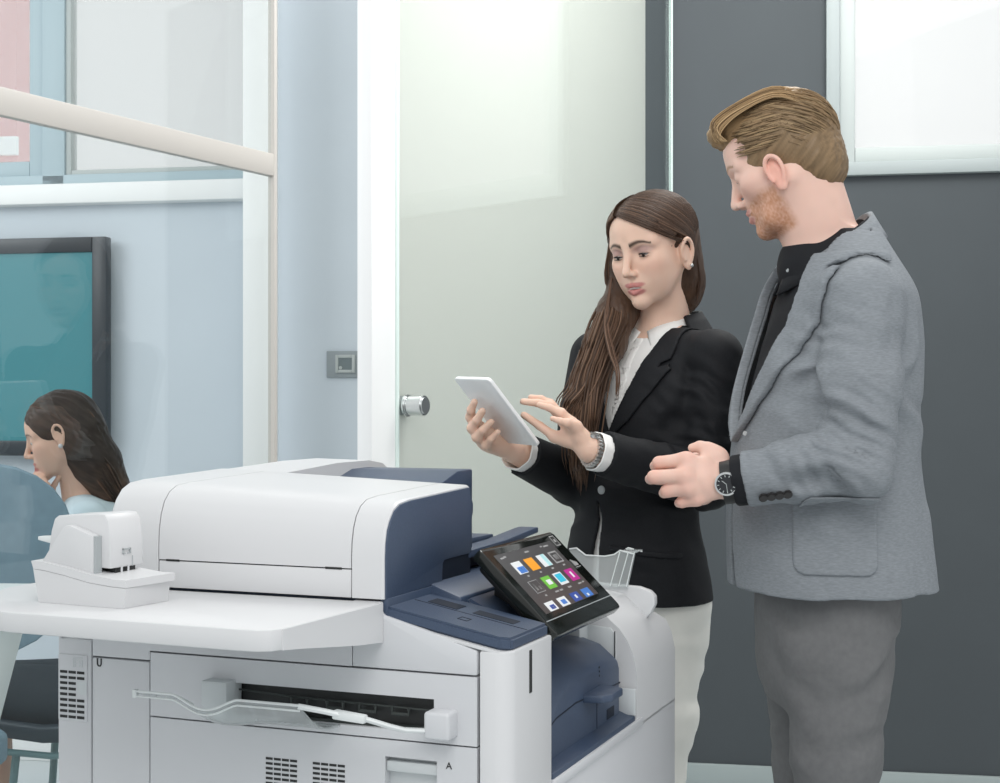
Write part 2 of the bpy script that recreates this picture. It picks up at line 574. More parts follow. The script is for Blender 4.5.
b = MB(); b.box(-.041, .0, .1475, .745, .10, .851, .002)
b.box(-.041, .004, .1475, .548, .845, .8585, .003)
b.build('front_cover', M['white'], PR)
b = MB(); b.box(-.0003, .0006, .60, .70, .716, .7185); b.build('panel_seam', M['seam'], PR)
# far side
b = MB(); b.box(-.648, -.006, .738, .748, .10, .93, .002); b.build('far_side_panel', M['white'], PR)

# control shelf (navy deck) in front of the feeder
def quadbox(b, pts_top, th, bev=.003, mi=0):
    bb = bmesh.new()
    hi = [bb.verts.new(p) for p in pts_top]
    lo = [bb.verts.new((p[0], p[1], p[2] - th)) for p in pts_top]
    n = len(hi)
    bb.faces.new(hi); bb.faces.new(lo[::-1])
    for i in range(n):
        j = (i + 1) % n
        bb.faces.new((hi[j], hi[i], lo[i], lo[j]))
    if bev: bmesh.ops.bevel(bb, geom=bb.edges[:], offset=bev, segments=2, affect='EDGES')
    b._merge(bb, mi, True)
def dz(x): return 1.0575 + (-.004 - x) * .195
b = MB()
pts = [(-.165, .006), (-.016, .006), (-.004, .018), (-.004, .142), (-.165, .142)]
quadbox(b, [(x, y, dz(x)) for x, y in pts], .016)
dk = b.build('control_deck', M['blue'], PR)
b = MB()
quadbox(b, [(x, y, dz(x) + .0006) for x, y in ((-.145, .085), (-.105, .085), (-.105, .115), (-.145, .115))], .001, 0)
quadbox(b, [(x, y, dz(x) + .0006) for x, y in ((-.085, .088), (-.03, .088), (-.03, .112), (-.085, .112))], .001, 0)
b.build('finger_recess', M['blue_d'], dk)
b = MB()
quadbox(b, [(x, y, dz(x) + .0005) for x, y in ((-.160, .078), (-.008, .078), (-.008, .0788), (-.160, .0788))], .001, 0)
for (xa, xb, ya, yb) in ((-.085, -.072, .04, .0412), (-.085, -.072, .054, .0552), (-.085, -.084, .04, .055), (-.073, -.072, .04, .055)):
    quadbox(b, [(x, y, dz(x) + .0006) for x, y in ((xa, ya), (xb, ya), (xb, yb), (xa, yb))], .001, 0)
b.build('touch_mark', M['blue_d'], dk)
# white tray under the deck
b = MB()
quadbox(b, [(x, y, dz(x) - .0158) for x, y in ((-.165, .001), (-.014, .001), (-.001, .014), (-.001, .146), (-.165, .146))], .0045, .001)
b.build('deck_support', M['white2'], PR)
# scanner bed, navy sides
b = MB()
b.box(-.566, -.166, .02, .53, 1.06, 1.098, .003)
b.prism([(-.172, 1.02), (-.12, 1.02), (-.12, 1.085), (-.172, 1.104)], .135, .52, 'y', .003)
b.prism([(-.172, 1.066), (-.162, 1.066), (-.162, 1.098), (-.172, 1.098)], .005, .52, 'y', .001)
b.build('scanner_bed', M['blue'], PR)
b = MB(); quadbox(b, [(-.120, .15, 1.084), (-.05, .15, 1.048), (-.05, .50, 1.048), (-.120, .50, 1.084)], .02, .004)
b.build('screen_shelf', M['blue'], PR)

# work shelf on the left with skirted bracket
zs = 1.0945
b = MB()
top = [(-.6853, -.0005), (-.6853, -.06), (-.66, -.12), (-.60, -.2), (-.57, -.226), (-.53, -.236), (-.215, -.244), (-.195, -.242), (-.182, -.234), (-.176, -.222), (-.1665, -.0005)]
b.prism(top, zs - .024, zs, 'z', .0025, 2)
b.loft([[(xr - .02, y, zb), (xr + .0014, y, zb), (xr + .0014, y, zs - .0012), (xr - .02, y, zs - .0012)] for (xr, y, zb) in ((-.1668, -.0005, 1.0455), (-.1690, -.06, 1.0510), (-.1716, -.12, 1.0585), (-.1745, -.185, 1.0668), (-.1762, -.222, 1.0708))])
b.build('work_shelf', M['white2'], PR)

# document feeder: lofted cover, seams, navy end, feed tray
def sec(x, inset=0):
    k = (x + .165) / -.405
    dz_ = .0165 * k
    pr = [(.0, 1.0975), (.0, 1.146), (.0015, 1.165), (.0055, 1.181), (.0125, 1.195), (.024, 1.2065), (.040, 1.2135), (.07, 1.2165), (.12, 1.2180), (.20, 1.2205), (.262, 1.2225), (.268, 1.2205), (.268, 1.18), (.268, 1.0975)]
    out = []
    for y, z in pr:
        zz = z + dz_ * max(0, min(1, (z - 1.0975) / .1))
        out.append((x, max(y + inset, inset) if y < .2 else y - inset, zz - (inset if z > 1.19 else 0)))
    return out
def seg(name, x0, x1, m, n=2, z0=None):
    b = MB()
    b.loft([sec(x0 + (x1 - x0) * i / n) for i in range(n + 1)])
    return b.build(name, m, FD, sharp=R(30))
FD = PR
b = MB(); b.loft([sec(-.560, .0025), sec(-.168, .0025)]); b.build('feeder_core', M['seam'], PR)
# rounded left end
b = MB()
rr = []
for i in range(7):
    a = R(90 * i / 6)
    x = -.560 - .012 * math.sin(a)
    rr.append(sec(x, .012 * (1 - math.cos(a))))
b.loft([sec(-.4905)] + rr)
b.build('feeder_end_cap', M['white2'], PR, sharp=R(30))
# main cover split by a horizontal seam near its foot
def cover_sec(x, lo, hi):
    pts = sec(x)
    front = [p for p in pts]
    return front
b = MB()
def clip(pts, z0, z1):
    out = []
    for p in pts:
        out.append((p[0], p[1], min(max(p[2], z0), z1)))
    return out
b.loft([clip(sec(x), 1.1335, 9) for x in (-.4890, -.2095)]); b.build('feeder_cover', M['white2'], PR, sharp=R(30))
b = MB(); b.box(-.4890, -.2095, 0, .26, 1.0975, 1.1318, .0008); b.build('feeder_lower_strip', M['white2'], PR)
b = MB()
b.box(-.478, -.458, -.0005, .002, 1.1315, 1.1342)
b.build('pivot_slot', M['black'], PR)
b = MB(); b.box(-.245, -.222, -.0005, .002, 1.1315, 1.1342); b.build('pivot_slot', M['black'], PR)
b = MB(); b.box(-.1660, -.1645, .160, .268, 1.0985, 1.136); b.build('side_recess', M['blue_d'], PR)
b = MB(); b.loft([sec(-.2080), sec(-.168), sec(-.1650, .002)]); b.build('feeder_end_cap', M['white2'], PR, sharp=R(30))
# navy end plate
b = MB()
pl = [(y + (.004 if y < .2 else -.002), z - (.0035 if z > 1.19 else 0)) for (x, y, z) in sec(-.165)]
pl = [(max(y, .004), z) for y, z in pl[:-1]]
pl += [(.272, 1.128), (.2, 1.128), (.178, 1.1275), (.172, 1.124), (.170, 1.106), (.170, 1.0985)]
pl[-7] = (.266, 1.14)
b.prism(pl, -.168, -.1628, 'x', .0008)
b.prism([(.262, 1.128), (.274, 1.135), (.274, 1.178), (.278, 1.184), (.278, 1.196), (.270, 1.206), (.262, 1.206)], -.19, -.1635, 'x', .002)
b.build('feeder_end_plate', M['blue'], PR)
# platen lid behind the feeder (navy), document tray, white end wing
b = MB()
b.box(-.56, -.190, .265, .52, 1.100, 1.118, .004)
b.build('platen_lid', M['blue_d'], PR)
b = MB()
b.prism([(.262, 1.1215), (.262, 1.132), (.40, 1.1345), (.52, 1.142), (.536, 1.142), (.536, 1.1335), (.50, 1.1315), (.40, 1.1235)], -.195, -.1628, 'x', .0015)
b.prism([(.268, 1.131), (.44, 1.129), (.44, 1.1385), (.268, 1.1415)], -.40, -.1995, 'x', .0015)
b.build('output_tray', M['blue'], PR)
b = MB()
b.prism([(.28, 1.155), (.28, 1.175), (.50, 1.2290), (.56, 1.2295), (.56, 1.18), (.50, 1.16)], -.475, -.284, 'x', .003)
b.build('document_tray', M['blue'], PR)
b = MB()
b.loft([[(-.568, y, z) for y, z in ((.25, 1.10), (.25, 1.2355), (.45, 1.2425), (.56, 1.2425), (.61, 1.236), (.64, 1.222), (.64, 1.10))],
        [(-.470, y, z) for y, z in ((.25, 1.10), (.25, 1.2300), (.45, 1.2405), (.56, 1.2405), (.61, 1.234), (.64, 1.220), (.64, 1.10))]])
b.build('feeder_wing', M['white2'], PR)

# ---- touch screen panel
TP = empty('touch_screen'); TP.parent = PR
tl = Vector((-.1003, 0, 1.1460)); bl = Vector((.0045, 0, 1.0435))
ax = (bl - tl); Ls = ax.length; ax.normalize()                # down the screen
nn = Vector((-ax.z, 0, ax.x)); nn = nn if nn.z > 0 else -nn    # out of the screen
TM = Matrix(((0, ax.x, nn.x, tl.x), (1, 0, 0, .150), (0, ax.z, nn.z, tl.z), (0, 0, 0, 1)))   # x across, y down, z out
TP.matrix_local = TM
TW = .276
b = MB()
b.prism(rounded_rect(-.002, TW, -.002, Ls + .002, .008, (1, 1, 1, 1)), -.016, 0, 'z', .003)
b.build('bezel', M['gblack'], TP)
b = MB()
b.prism(rounded_rect(.012, TW - .014, .012, Ls - .012, .008), -.026, -.015, 'z', .003)
b.build('back_shell', M['black'], TP)
b = MB(); b.tube([(.002, Ls - .020, .0004), (TW - .005, Ls - .020, .0004)], .0007, 6)
b.tube([(.000, .004, -.003), (.000, Ls - .003, -.003), (.006, Ls + .001, -.003), (TW - .006, Ls + .001, -.003)], .0009, 6)
b.build('trim_line', M['grey'], TP)
mscr = mat('screen_grey', (.055, .053, .055), .3)
b = MB(); b.box(.020, TW - .040, .014, Ls - .030, -.001, .0006)
scr = b.build('display', mscr, TP)
ic = {k: mat('icon_' + k, c, .4) for k, c in dict(orange=(.90, .36, .01), green=(.16, .52, .05), magenta=(.50, .012, .27), cyan=(.02, .52, .72), white=(.80, .82, .83), blue=(.05, .20, .60), navy=(.03, .08, .36), aqua=(.45, .75, .78), grey=(.35, .35, .35)).items()}
sw = (TW - .060); sh = Ls - .044
def icon(cx, cy, w, h, parts):
    root = MB(); root.box(cx - w / 2, cx + w / 2, cy - h / 2, cy + h / 2, .0004, .0010)
    o = root.build('app_icon', ic[parts[0]], scr)
    for (k, a, c, d, e) in parts[1:]:
        q = MB(); q.box(cx + a * w, cx + c * w, cy + d * h, cy + e * h, .0008, .0014)
        q.build('icon_glyph', ic[k] if k in ic else mscr, o)
x_ = lambda f: .020 + f * sw
y_ = lambda f: .014 + f * sh
cw, chh = sw * .145, sh * .20
icon(x_(.20), y_(.27), cw, chh, ['white', ('blue', -.3, .45, -.05, .45), ('white', -.15, .25, .1, .18)])
icon(x_(.42), y_(.27), cw, chh, ['orange'])
icon(x_(.64), y_(.27), cw, chh, ['white', ('aqua', .0, .4, -.5, .5)])
icon(x_(.86), y_(.27), cw, chh, ['grey', ('scr', -.38, .38, -.38, .38), ('grey', -.25, .25, -.2, .2), ('scr', -.05, .2, -.1, .15)])
icon(x_(.20), y_(.60), cw, chh, ['grey', ('scr', -.45, .45, -.45, .45), ('grey', -.3, -.1, -.3, .3), ('grey', .1, .3, .0, .3)])
icon(x_(.42), y_(.60), cw, chh, ['green', ('white', -.2, .3, -.2, .2)])
icon(x_(.64), y_(.60), cw, chh, ['white', ('cyan', -.38, .38, -.38, .3)])
icon(x_(.86), y_(.60), cw, chh, ['magenta', ('white', -.1, .1, -.25, .25)])
icon(x_(.16), y_(.925), cw, sh * .14, ['white', ('navy', -.2, .3, -.1, .35), ('white', -.05, .15, .05, .3)])
icon(x_(.38), y_(.925), cw, sh * .14, ['white', ('blue', -.25, .25, -.2, .3)])
icon(x_(.62), y_(.925), cw, sh * .14, ['navy', ('white', -.1, .1, -.2, .2)])
icon(x_(.84), y_(.925), cw, sh * .14, ['blue', ('white', -.2, .0, .1, .4)])
q = MB()
q.bm.free()
for (fx, fy, w) in ((.08, .07, .05), (.13, .06, .04), (.50, .07, .07), (.78, .05, .03), (.86, .06, .09), (.22, .42, .03), (.44, .42, .03), (.66, .42, .04), (.88, .42, .04), (.22, .76, .03), (.42, .76, .06), (.50, .76, .05), (.66, .76, .06), (.86, .76, .06), (.93, .755, .03)):
    q = MB()
    q.box(x_(fx - w / 2), x_(fx + w / 2), y_(fy - .012), y_(fy + .012), .0004, .0009)
    q.build('caption_text', ic['grey'], scr)
q = MB()
frame_boxes2 = [(TW - .030, TW - .012, .006, .0075), (TW - .030, TW - .012, .0235, .025), (TW - .030, TW - .0288, .006, .025), (TW - .0132, TW - .012, .006, .025), (TW - .024, TW - .018, .013, .018)]
for (a, c, d, e) in frame_boxes2: q.box(a, c, d, e, -.0002, .0005)
q.build('home_key', ic['grey'], TP)
q = MB()
for k in range(4): q.box(TW - .030 + k * .0035, TW - .028 + k * .0045, .052 + k * .002, .064, -.0002, .0005)
q.box(TW - .032, TW - .012, .066, .0672, -.0002, .0005)
q.build('reader_mark', ic['grey'], TP)
# bracket behind the panel
b = MB(); b.prism([(-.11, 1.05), (-.11, 1.10), (-.062, 1.092), (-.03, 1.062), (-.03, 1.045)], .22, .34, 'y', .003)
b.build('screen_bracket', M['black'], PR)

# ---- inner finisher and far-side cover
b = MB()
def fin(y, zc, zt, xf=-.021):
    return [(-.135, y, .862), (xf, y, .862), (xf, y, zc - .014), (xf - .002, y, zc - .006), (xf - .008, y, zc), (-.050, y, zc + (zt - zc) * .55), (-.080, y, zc + (zt - zc) * .85), (-.135, y, zt)]
b.loft([fin(.156, .880, .955), fin(.185, .918, .985), fin(.21, .938, 1.0), fin(.24, .953, 1.008), fin(.28, .9635, 1.012), (fin(.33, .9660, 1.010)), fin(.42, .9625, 1.0), fin(.495, .957, .988), fin(.510, .950, .978, -.024)])
iu = b.build('inner_finisher', M['blue'], PR, sharp=R(50))
b = MB()
b.tube([(-.0215, .16, .905), (-.0215, .22, .920), (-.0215, .30, .925), (-.0215, .505, .916)], .0014, 6)
b.box(-.023, -.0205, .392, .394, .87, .925)
b.box(-.024, -.0205, .44, .475, .873, .888)
b.build('finisher_seam', M['blue_d'], iu)
b = MB(); b.prism([(-.03, .330), (.006, .335), (.016, .35), (.016, .40), (.006, .412), (-.03, .415)], .9185, .930, 'z', .003)
b.build('release_lever', M['blue'], iu)
b = MB()
for k in range(3): b.cyl((-.0215, .405, .944 + .006 * k), (1, 0, 0), .0016, .001, 10)
b.build('status_light', M['black'], iu)
b = MB()
b.prism([(-.135, .852), (.0, .852), (.0, .8655), (-.010, .8665), (-.03, .874), (-.135, .874)], .150, .515, 'y', .0015)
b.tube([(-.024, .155, .876), (-.024, .42, .876)], .002, 6)
b.build('output_ledge', M['blue'], PR)
# white far cover: top rolling over to the front
cv = [(-.135, .845), (-.135, 1.030), (-.095, 1.030), (-.060, 1.024), (-.042, 1.006), (-.028, .9945), (-.015, .977), (-.006, .958), (0, .930), (0, .845)]
def covsec(y, k=0):
    return [(x, y, z + (k * .014 if z > .99 else 0)) for x, z in cv]
b = MB()
b.loft([covsec(.522), covsec(.60, .35), covsec(.68, .35), [(x, .745, min(z, .985 if x < -.02 else z)) for x, z in cv]])
fcv = b.build('finisher_cover', M['white2'], PR, sharp=R(35))
b = MB(); b.prism([(-.125, .86), (-.125, 1.0), (-.080, .998), (-.040, .9945), (-.033, .985), (-.033, .86)], .518, .5225, 'y', .001)
b.build('cover_side_plate', M['lgrey'], fcv)
b = MB(); b.box(-.0335, -.0325, .5165, .519, .86, .99); b.build('cover_seam', M['seam'], fcv)
b = MB(); b.box(-.026, .0005, .512, .5165, .866, .906, .0015); b.build('cover_lip', M['lgrey'], fcv)
b = MB(); b.prism([(-.14, .985), (-.14, 1.0455), (-.036, 1.0405), (-.018, 1.0350), (-.0095, 1.0270), (-.0090, 1.014), (-.016, 1.0), (-.030, .985)], .655, .672, 'y', .003); b.build('top_flap', M['white2'], fcv)
b = MB(); b.box(-.105, -.075, .555, .585, 1.028, 1.034, .003); b.build('cover_catch', M['lgrey'], fcv)
b = MB(); b.box(-.13, -.076, .48, .5215, .93, 1.0, .002); b.build('cover_block', M['lgrey'], PR)

# clear stop tray at the far end
b = MB()
o_ = [(-.155, 1.040), (-.150, 1.098), (-.138, 1.100), (-.122, 1.089), (-.090, 1.0885), (-.074, 1.092), (-.064, 1.099), (-.040, 1.094), (-.052, 1.040)]
b.prism(o_, .648, .651, 'y')
for x0, x1 in ((-.064, -.080), (-.050, -.066), (-.040, -.053)):
    b.tube([(x0, .645, 1.097), (x1, .645, 1.042)], .0014, 6)
b.box(-.066, -.040, .646, .692, 1.095, 1.098, .001)
sto = b.build('stop_tray', M['clear'], PR)
b = MB()
b.tube([(x, .646, z) for x, z in o_[1:8]], .0013, 6)
b.tube([(x, .690, z) for x, z in o_[5:8]], .0013, 6)
for x0, x1 in ((-.064, -.080), (-.050, -.066), (-.040, -.053)): b.tube([(x0, .6445, 1.097), (x1, .6445, 1.042)], .0010, 6)
b.build('tray_rim', M['milky'], sto)
# ------------------------------------------------------------------ implicit surfaces (soft bodies, hair, cloth)
BIG = 0.08
def axis_pts(lo, hi, h, fine=()):
    """coordinates from lo to hi at step h, finer inside the given (lo, hi, h) spans"""
    out = [lo]
    while out[-1] < hi:
        x = out[-1]
        step = h
        for (a, b, s) in fine:
            if a - 1e-6 <= x < b: step = min(step, s)
        nxt = x + step
        for (a, b, s) in fine:
            if x < a < nxt: nxt = a
        out.append(nxt)
    return np.array(out, dtype=np.float32)

class Field:
    def __init__(s, xs, ys, zs):
        s.ax = (xs, ys, zs)
        s.d = np.full((len(xs), len(ys), len(zs)), BIG, dtype=np.float32)

    def region(s, lo, hi):
        sl = []
        for a, l, h in zip(s.ax, lo, hi):
            i = max(0, int(np.searchsorted(a, l)) - 1)
            j = min(len(a), int(np.searchsorted(a, h)) + 1)
            sl.append(slice(i, j))
        return tuple(sl)

    def pts(s, sl):
        return (s.ax[0][sl[0]][:, None, None], s.ax[1][sl[1]][None, :, None], s.ax[2][sl[2]][None, None, :])

    def apply(s, fn, lo, hi, k=.0, mode='add', pad=None):
        pad = (k + .012) if pad is None else pad
        sl = s.region([v - pad for v in lo], [v + pad for v in hi])
        if any(q.stop <= q.start for q in sl): return
        f = fn(*s.pts(sl)).astype(np.float32)
        d = s.d[sl]
        if mode == 'add': r = smin(d, f, k)
        elif mode == 'sub': r = -smin(-d, f, k)
        elif mode == 'and': r = -smin(-d, -f, k)
        elif mode == 'disp': r = d + f
        s.d[sl] = np.clip(r, -BIG, BIG) if mode != 'disp' else r

    # primitives -----------------------------------------------------------
    def cone(s, a, b, ra, rb, k=.01, mode='add'):
        a = np.array(a, float); b = np.array(b, float)
        r = max(ra, rb)
        s.apply(lambda x, y, z: round_cone(x, y, z, a, b, ra, rb), np.minimum(a, b) - r, np.maximum(a, b) + r, k, mode)

    def chain(s, pts, rads, k=.01, mode='add'):
        for p, q, r0, r1 in zip(pts, pts[1:], rads, rads[1:]):
            s.cone(p, q, r0, r1, k, mode)

    def ell(s, c, r, k=.01, mode='add', mtx=None):
        """ellipsoid; mtx = 4x4 frame the centre and radii live in"""
        c = np.array(c, float); r = np.array(r, float)
        if mtx is None:
            s.apply(lambda x, y, z: ell_d(x - c[0], y - c[1], z - c[2], r), c - r, c + r, k, mode)
        else:
            A = np.array(mtx)[:3, :3]; T = np.array(mtx)[:3, 3]
            w = A @ c + T
            e = np.abs(A) @ r
            def fn(x, y, z):
                X = x - w[0]; Y = y - w[1]; Z = z - w[2]
                return ell_d(A[0, 0] * X + A[1, 0] * Y + A[2, 0] * Z, A[0, 1] * X + A[1, 1] * Y + A[2, 1] * Z, A[0, 2] * X + A[1, 2] * Y + A[2, 2] * Z, r)
            s.apply(fn, w - e, w + e, k, mode)

    # surface nets ---------------------------------------------------------
    def mesh(s):
        d = s.d
        sg = d < 0
        nx, ny, nz = d.shape
        cs = np.zeros((nx - 1, ny - 1, nz - 1), np.uint8)
        for i in (0, 1):
            for j in (0, 1):
                for k in (0, 1):
                    cs += sg[i:nx - 1 + i, j:ny - 1 + j, k:nz - 1 + k]
        act = (cs > 0) & (cs < 8)
        ci, cj, ck = np.nonzero(act)
        n = len(ci)
        idx = np.full(act.shape, -1, np.int32)
        idx[ci, cj, ck] = np.arange(n)
        acc = np.zeros((n, 3), np.float64); cnt = np.zeros(n)
        X, Y, Z = s.ax
        cor = [(i, j, k) for i in (0, 1) for j in (0, 1) for k in (0, 1)]
        val = {c: d[ci + c[0], cj + c[1], ck + c[2]] for c in cor}
        for a in cor:
            for ax_ in range(3):
                if a[ax_] == 0:
                    b = list(a); b[ax_] = 1; b = tuple(b)
                    va, vb = val[a], val[b]
                    m = (va < 0) != (vb < 0)
                    t = np.where(m, va / np.where(m, va - vb, 1), 0)
                    pa = np.stack([X[ci + a[0]], Y[cj + a[1]], Z[ck + a[2]]], 1)
                    pb = np.stack([X[ci + b[0]], Y[cj + b[1]], Z[ck + b[2]]], 1)
                    acc += np.where(m[:, None], pa + (pb - pa) * t[:, None], 0)
                    cnt += m
        V_ = acc / cnt[:, None]
        F_ = []
        for ax_ in range(3):
            o1, o2 = [(1, 2), (2, 0), (0, 1)][ax_]
            sl0 = [slice(None)] * 3; sl1 = [slice(None)] * 3
            sl0[ax_] = slice(0, -1); sl1[ax_] = slice(1, None)
            e = sg[tuple(sl0)] != sg[tuple(sl1)]
            ii = np.array(np.nonzero(e))
            lim = [nx, ny, nz]
            ok = (ii[o1] > 0) & (ii[o2] > 0) & (ii[o1] < lim[o1] - 1) & (ii[o2] < lim[o2] - 1)
            ii = ii[:, ok]
            def cell(d1, d2):
                q = ii.copy(); q[o1] -= d1; q[o2] -= d2
                return idx[q[0], q[1], q[2]]
            quad = np.stack([cell(1, 1), cell(0, 1), cell(0, 0), cell(1, 0)], 1)
            inside = sg[ii[0], ii[1], ii[2]]
            quad = np.where(inside[:, None], quad, quad[:, ::-1])
            F_.append(quad)
        F_ = np.concatenate(F_)
        F_ = F_[(F_ >= 0).all(1)]
        return V_, F_

def smin(a, b, k):
    if k <= 0: return np.minimum(a, b)
    h = np.maximum(k - np.abs(a - b), 0) / k
    return np.minimum(a, b) - h * h * k * .25

def ell_d(x, y, z, r):
    k0 = np.sqrt((x / r[0]) ** 2 + (y / r[1]) ** 2 + (z / r[2]) ** 2)
    k1 = np.sqrt((x / r[0] ** 2) ** 2 + (y / r[1] ** 2) ** 2 + (z / r[2] ** 2) ** 2)
    return k0 * (k0 - 1) / np.maximum(k1, 1e-6)

def round_cone(x, y, z, a, b, r1, r2):
    ba = b - a
    l2 = ba @ ba
    rr = r1 - r2
    a2 = max(l2 - rr * rr, 1e-9)
    il2 = 1 / l2
    px, py, pz = x - a[0], y - a[1], z - a[2]
    yy = px * ba[0] + py * ba[1] + pz * ba[2]
    zz = yy - l2
    qx, qy, qz = px * l2 - ba[0] * yy, py * l2 - ba[1] * yy, pz * l2 - ba[2] * yy
    x2 = qx * qx + qy * qy + qz * qz
    y2 = yy * yy * l2
    z2 = zz * zz * l2
    kk = np.sign(rr) * rr * rr * x2
    c1 = np.sign(zz) * a2 * z2 > kk
    c2 = np.sign(yy) * a2 * y2 < kk
    d1 = np.sqrt(x2 + z2) * il2 - r2
    d2 = np.sqrt(x2 + y2) * il2 - r1
    d3 = (np.sqrt(x2 * a2 * il2) + yy * rr) * il2 - r1
    return np.where(c1, d1, np.where(c2, d2, d3))

def pchip(xq, xs, ys):
    """smooth interpolation of ys(xs) without overshoot"""
    xs = np.array(xs, float); ys = np.array(ys, float)
    o = np.argsort(xs); xs, ys = xs[o], ys[o]
    h = np.diff(xs); dl = np.diff(ys) / h
    m = np.zeros_like(ys)
    m[0], m[-1] = dl[0], dl[-1]
    for i in range(1, len(xs) - 1):
        m[i] = 0 if dl[i - 1] * dl[i] <= 0 else 2 * dl[i - 1] * dl[i] / (dl[i - 1] + dl[i])
    q = np.clip(xq, xs[0], xs[-1])
    i = np.clip(np.searchsorted(xs, q) - 1, 0, len(h) - 1)
    t = (q - xs[i]) / h[i]
    return (ys[i] * (1 + 2 * t) * (1 - t) ** 2 + m[i] * h[i] * t * (1 - t) ** 2 + ys[i + 1] * t * t * (3 - 2 * t) + m[i + 1] * h[i] * t * t * (t - 1))

def section_loft(z_list, secs, f, l, power=2.0):
    """stack of oval sections: secs = (cx, cy, along f, along l) per z; returns a distance function"""
    secs = np.array(secs, float)
    def fn(x, y, z):
        zz = z[0, 0, :]
        cx, cy, a, b = [pchip(zz, z_list, secs[:, i])[None, None, :].astype(np.float32) for i in range(4)]
        X = x - cx; Y = y - cy
        p = (X * f[0] + Y * f[1]); q = (X * l[0] + Y * l[1])
        u, v = np.abs(p / a), np.abs(q / b)
        k0 = (u ** power + v ** power) ** (1 / power)
        k1 = np.sqrt((p / a ** 2) ** 2 + (q / b ** 2) ** 2)
        d = k0 * (k0 - 1) / np.maximum(k1, 1e-5)
        zc = np.maximum(zz - max(z_list), min(z_list) - zz)[None, None, :]
        return np.maximum(d, zc)
    return fn

_rng = np.random.RandomState(5)
_G = _rng.rand(40, 40, 40).astype(np.float32) * 2 - 1
def vnoise(x, y, z):
    """smooth value noise, about -1..1"""
    x, y, z = np.broadcast_arrays(x, y, z)
    def w(t): return t * t * (3 - 2 * t)
    xi, yi, zi = np.floor(x).astype(int), np.floor(y).astype(int), np.floor(z).astype(int)
    fx, fy, fz = w(x - xi), w(y - yi), w(z - zi)
    g = lambda i, j, k: _G[(xi + i) % 40, (yi + j) % 40, (zi + k) % 40]
    r = 0
    for i in (0, 1):
        for j in (0, 1):
            for k in (0, 1):
                r = r + g(i, j, k) * (fx if i else 1 - fx) * (fy if j else 1 - fy) * (fz if k else 1 - fz)
    return r

def np_mesh(name, V_, F_, m, parent=None, colors=None, smooth=True, sharp=None):
    me = bpy.data.meshes.new(name)
    me.vertices.add(len(V_)); me.vertices.foreach_set('co', np.asarray(V_, np.float32).ravel())
    me.loops.add(F_.size); me.loops.foreach_set('vertex_index', F_.astype(np.int32).ravel())
    me.polygons.add(len(F_))
    me.polygons.foreach_set('loop_start', np.arange(0, F_.size, F_.shape[1], dtype=np.int32))
    me.polygons.foreach_set('loop_total', np.full(len(F_), F_.shape[1], np.int32))
    me.polygons.foreach_set('use_smooth', np.full(len(F_), smooth))
    me.update(calc_edges=True)
    me.validate()
    for mm in (m if isinstance(m, (list, tuple)) else [m]): me.materials.append(mm)
    if colors is not None:
        at = me.color_attributes.new('pigment', 'FLOAT_COLOR', 'POINT')
        c = np.ones((len(V_), 4), np.float32); c[:, :3] = colors
        at.data.foreach_set('color', c.ravel())
    if sharp: me.set_sharp_from_angle(angle=sharp)
    o = bpy.data.objects.new(name, me)
    COL.objects.link(o)
    if parent: o.parent = parent
    return o

def relax(V_, F_, it=1, lam=.5):
    n = len(V_)
    e = np.concatenate([F_[:, [0, 1]], F_[:, [1, 2]], F_[:, [2, 3]], F_[:, [3, 0]]])
    V_ = V_.copy()
    deg = np.bincount(e[:, 0], minlength=n) + np.bincount(e[:, 1], minlength=n)
    deg = np.maximum(deg, 1)
    for _ in range(it):
        s = np.zeros_like(V_)
        for a in range(3):
            s[:, a] = np.bincount(e[:, 0], V_[e[:, 1], a], minlength=n) + np.bincount(e[:, 1], V_[e[:, 0], a], minlength=n)
        V_ += lam * (s / deg[:, None] - V_)
    return V_

def vertex_mat(name, rough=.5, sss=.0, bump=0, bscale=300, spec=.4):
    """material coloured by the mesh's own pigment"""
    m = mat(name, (.5, .5, .5), rough, bump=bump, bscale=bscale, spec=spec, sss=sss)
    nt = m.node_tree
    a = nt.nodes.new('ShaderNodeVertexColor'); a.layer_name = 'pigment'
    nt.links.new(a.outputs['Color'], nt.nodes['Principled BSDF'].inputs['Base Color'])
    return m
# ------------------------------------------------------------------ people
def frame_from(f, c, pitch=0, roll=0, scale=1.0):
    """head frame: x forward, y left, z up, at c, pitched down by pitch, rolled by roll (degrees)"""
    f = Vector((f[0], f[1], 0)).normalized()
    l = Vector((-f.y, f.x, 0))
    A = Matrix((f, l, Vector((0, 0, 1)))).transposed().to_4x4()
    A = Matrix.Translation(c) @ A @ Matrix.Rotation(R(pitch), 4, 'Y') @ Matrix.Rotation(R(roll), 4, 'X')
    return A, scale

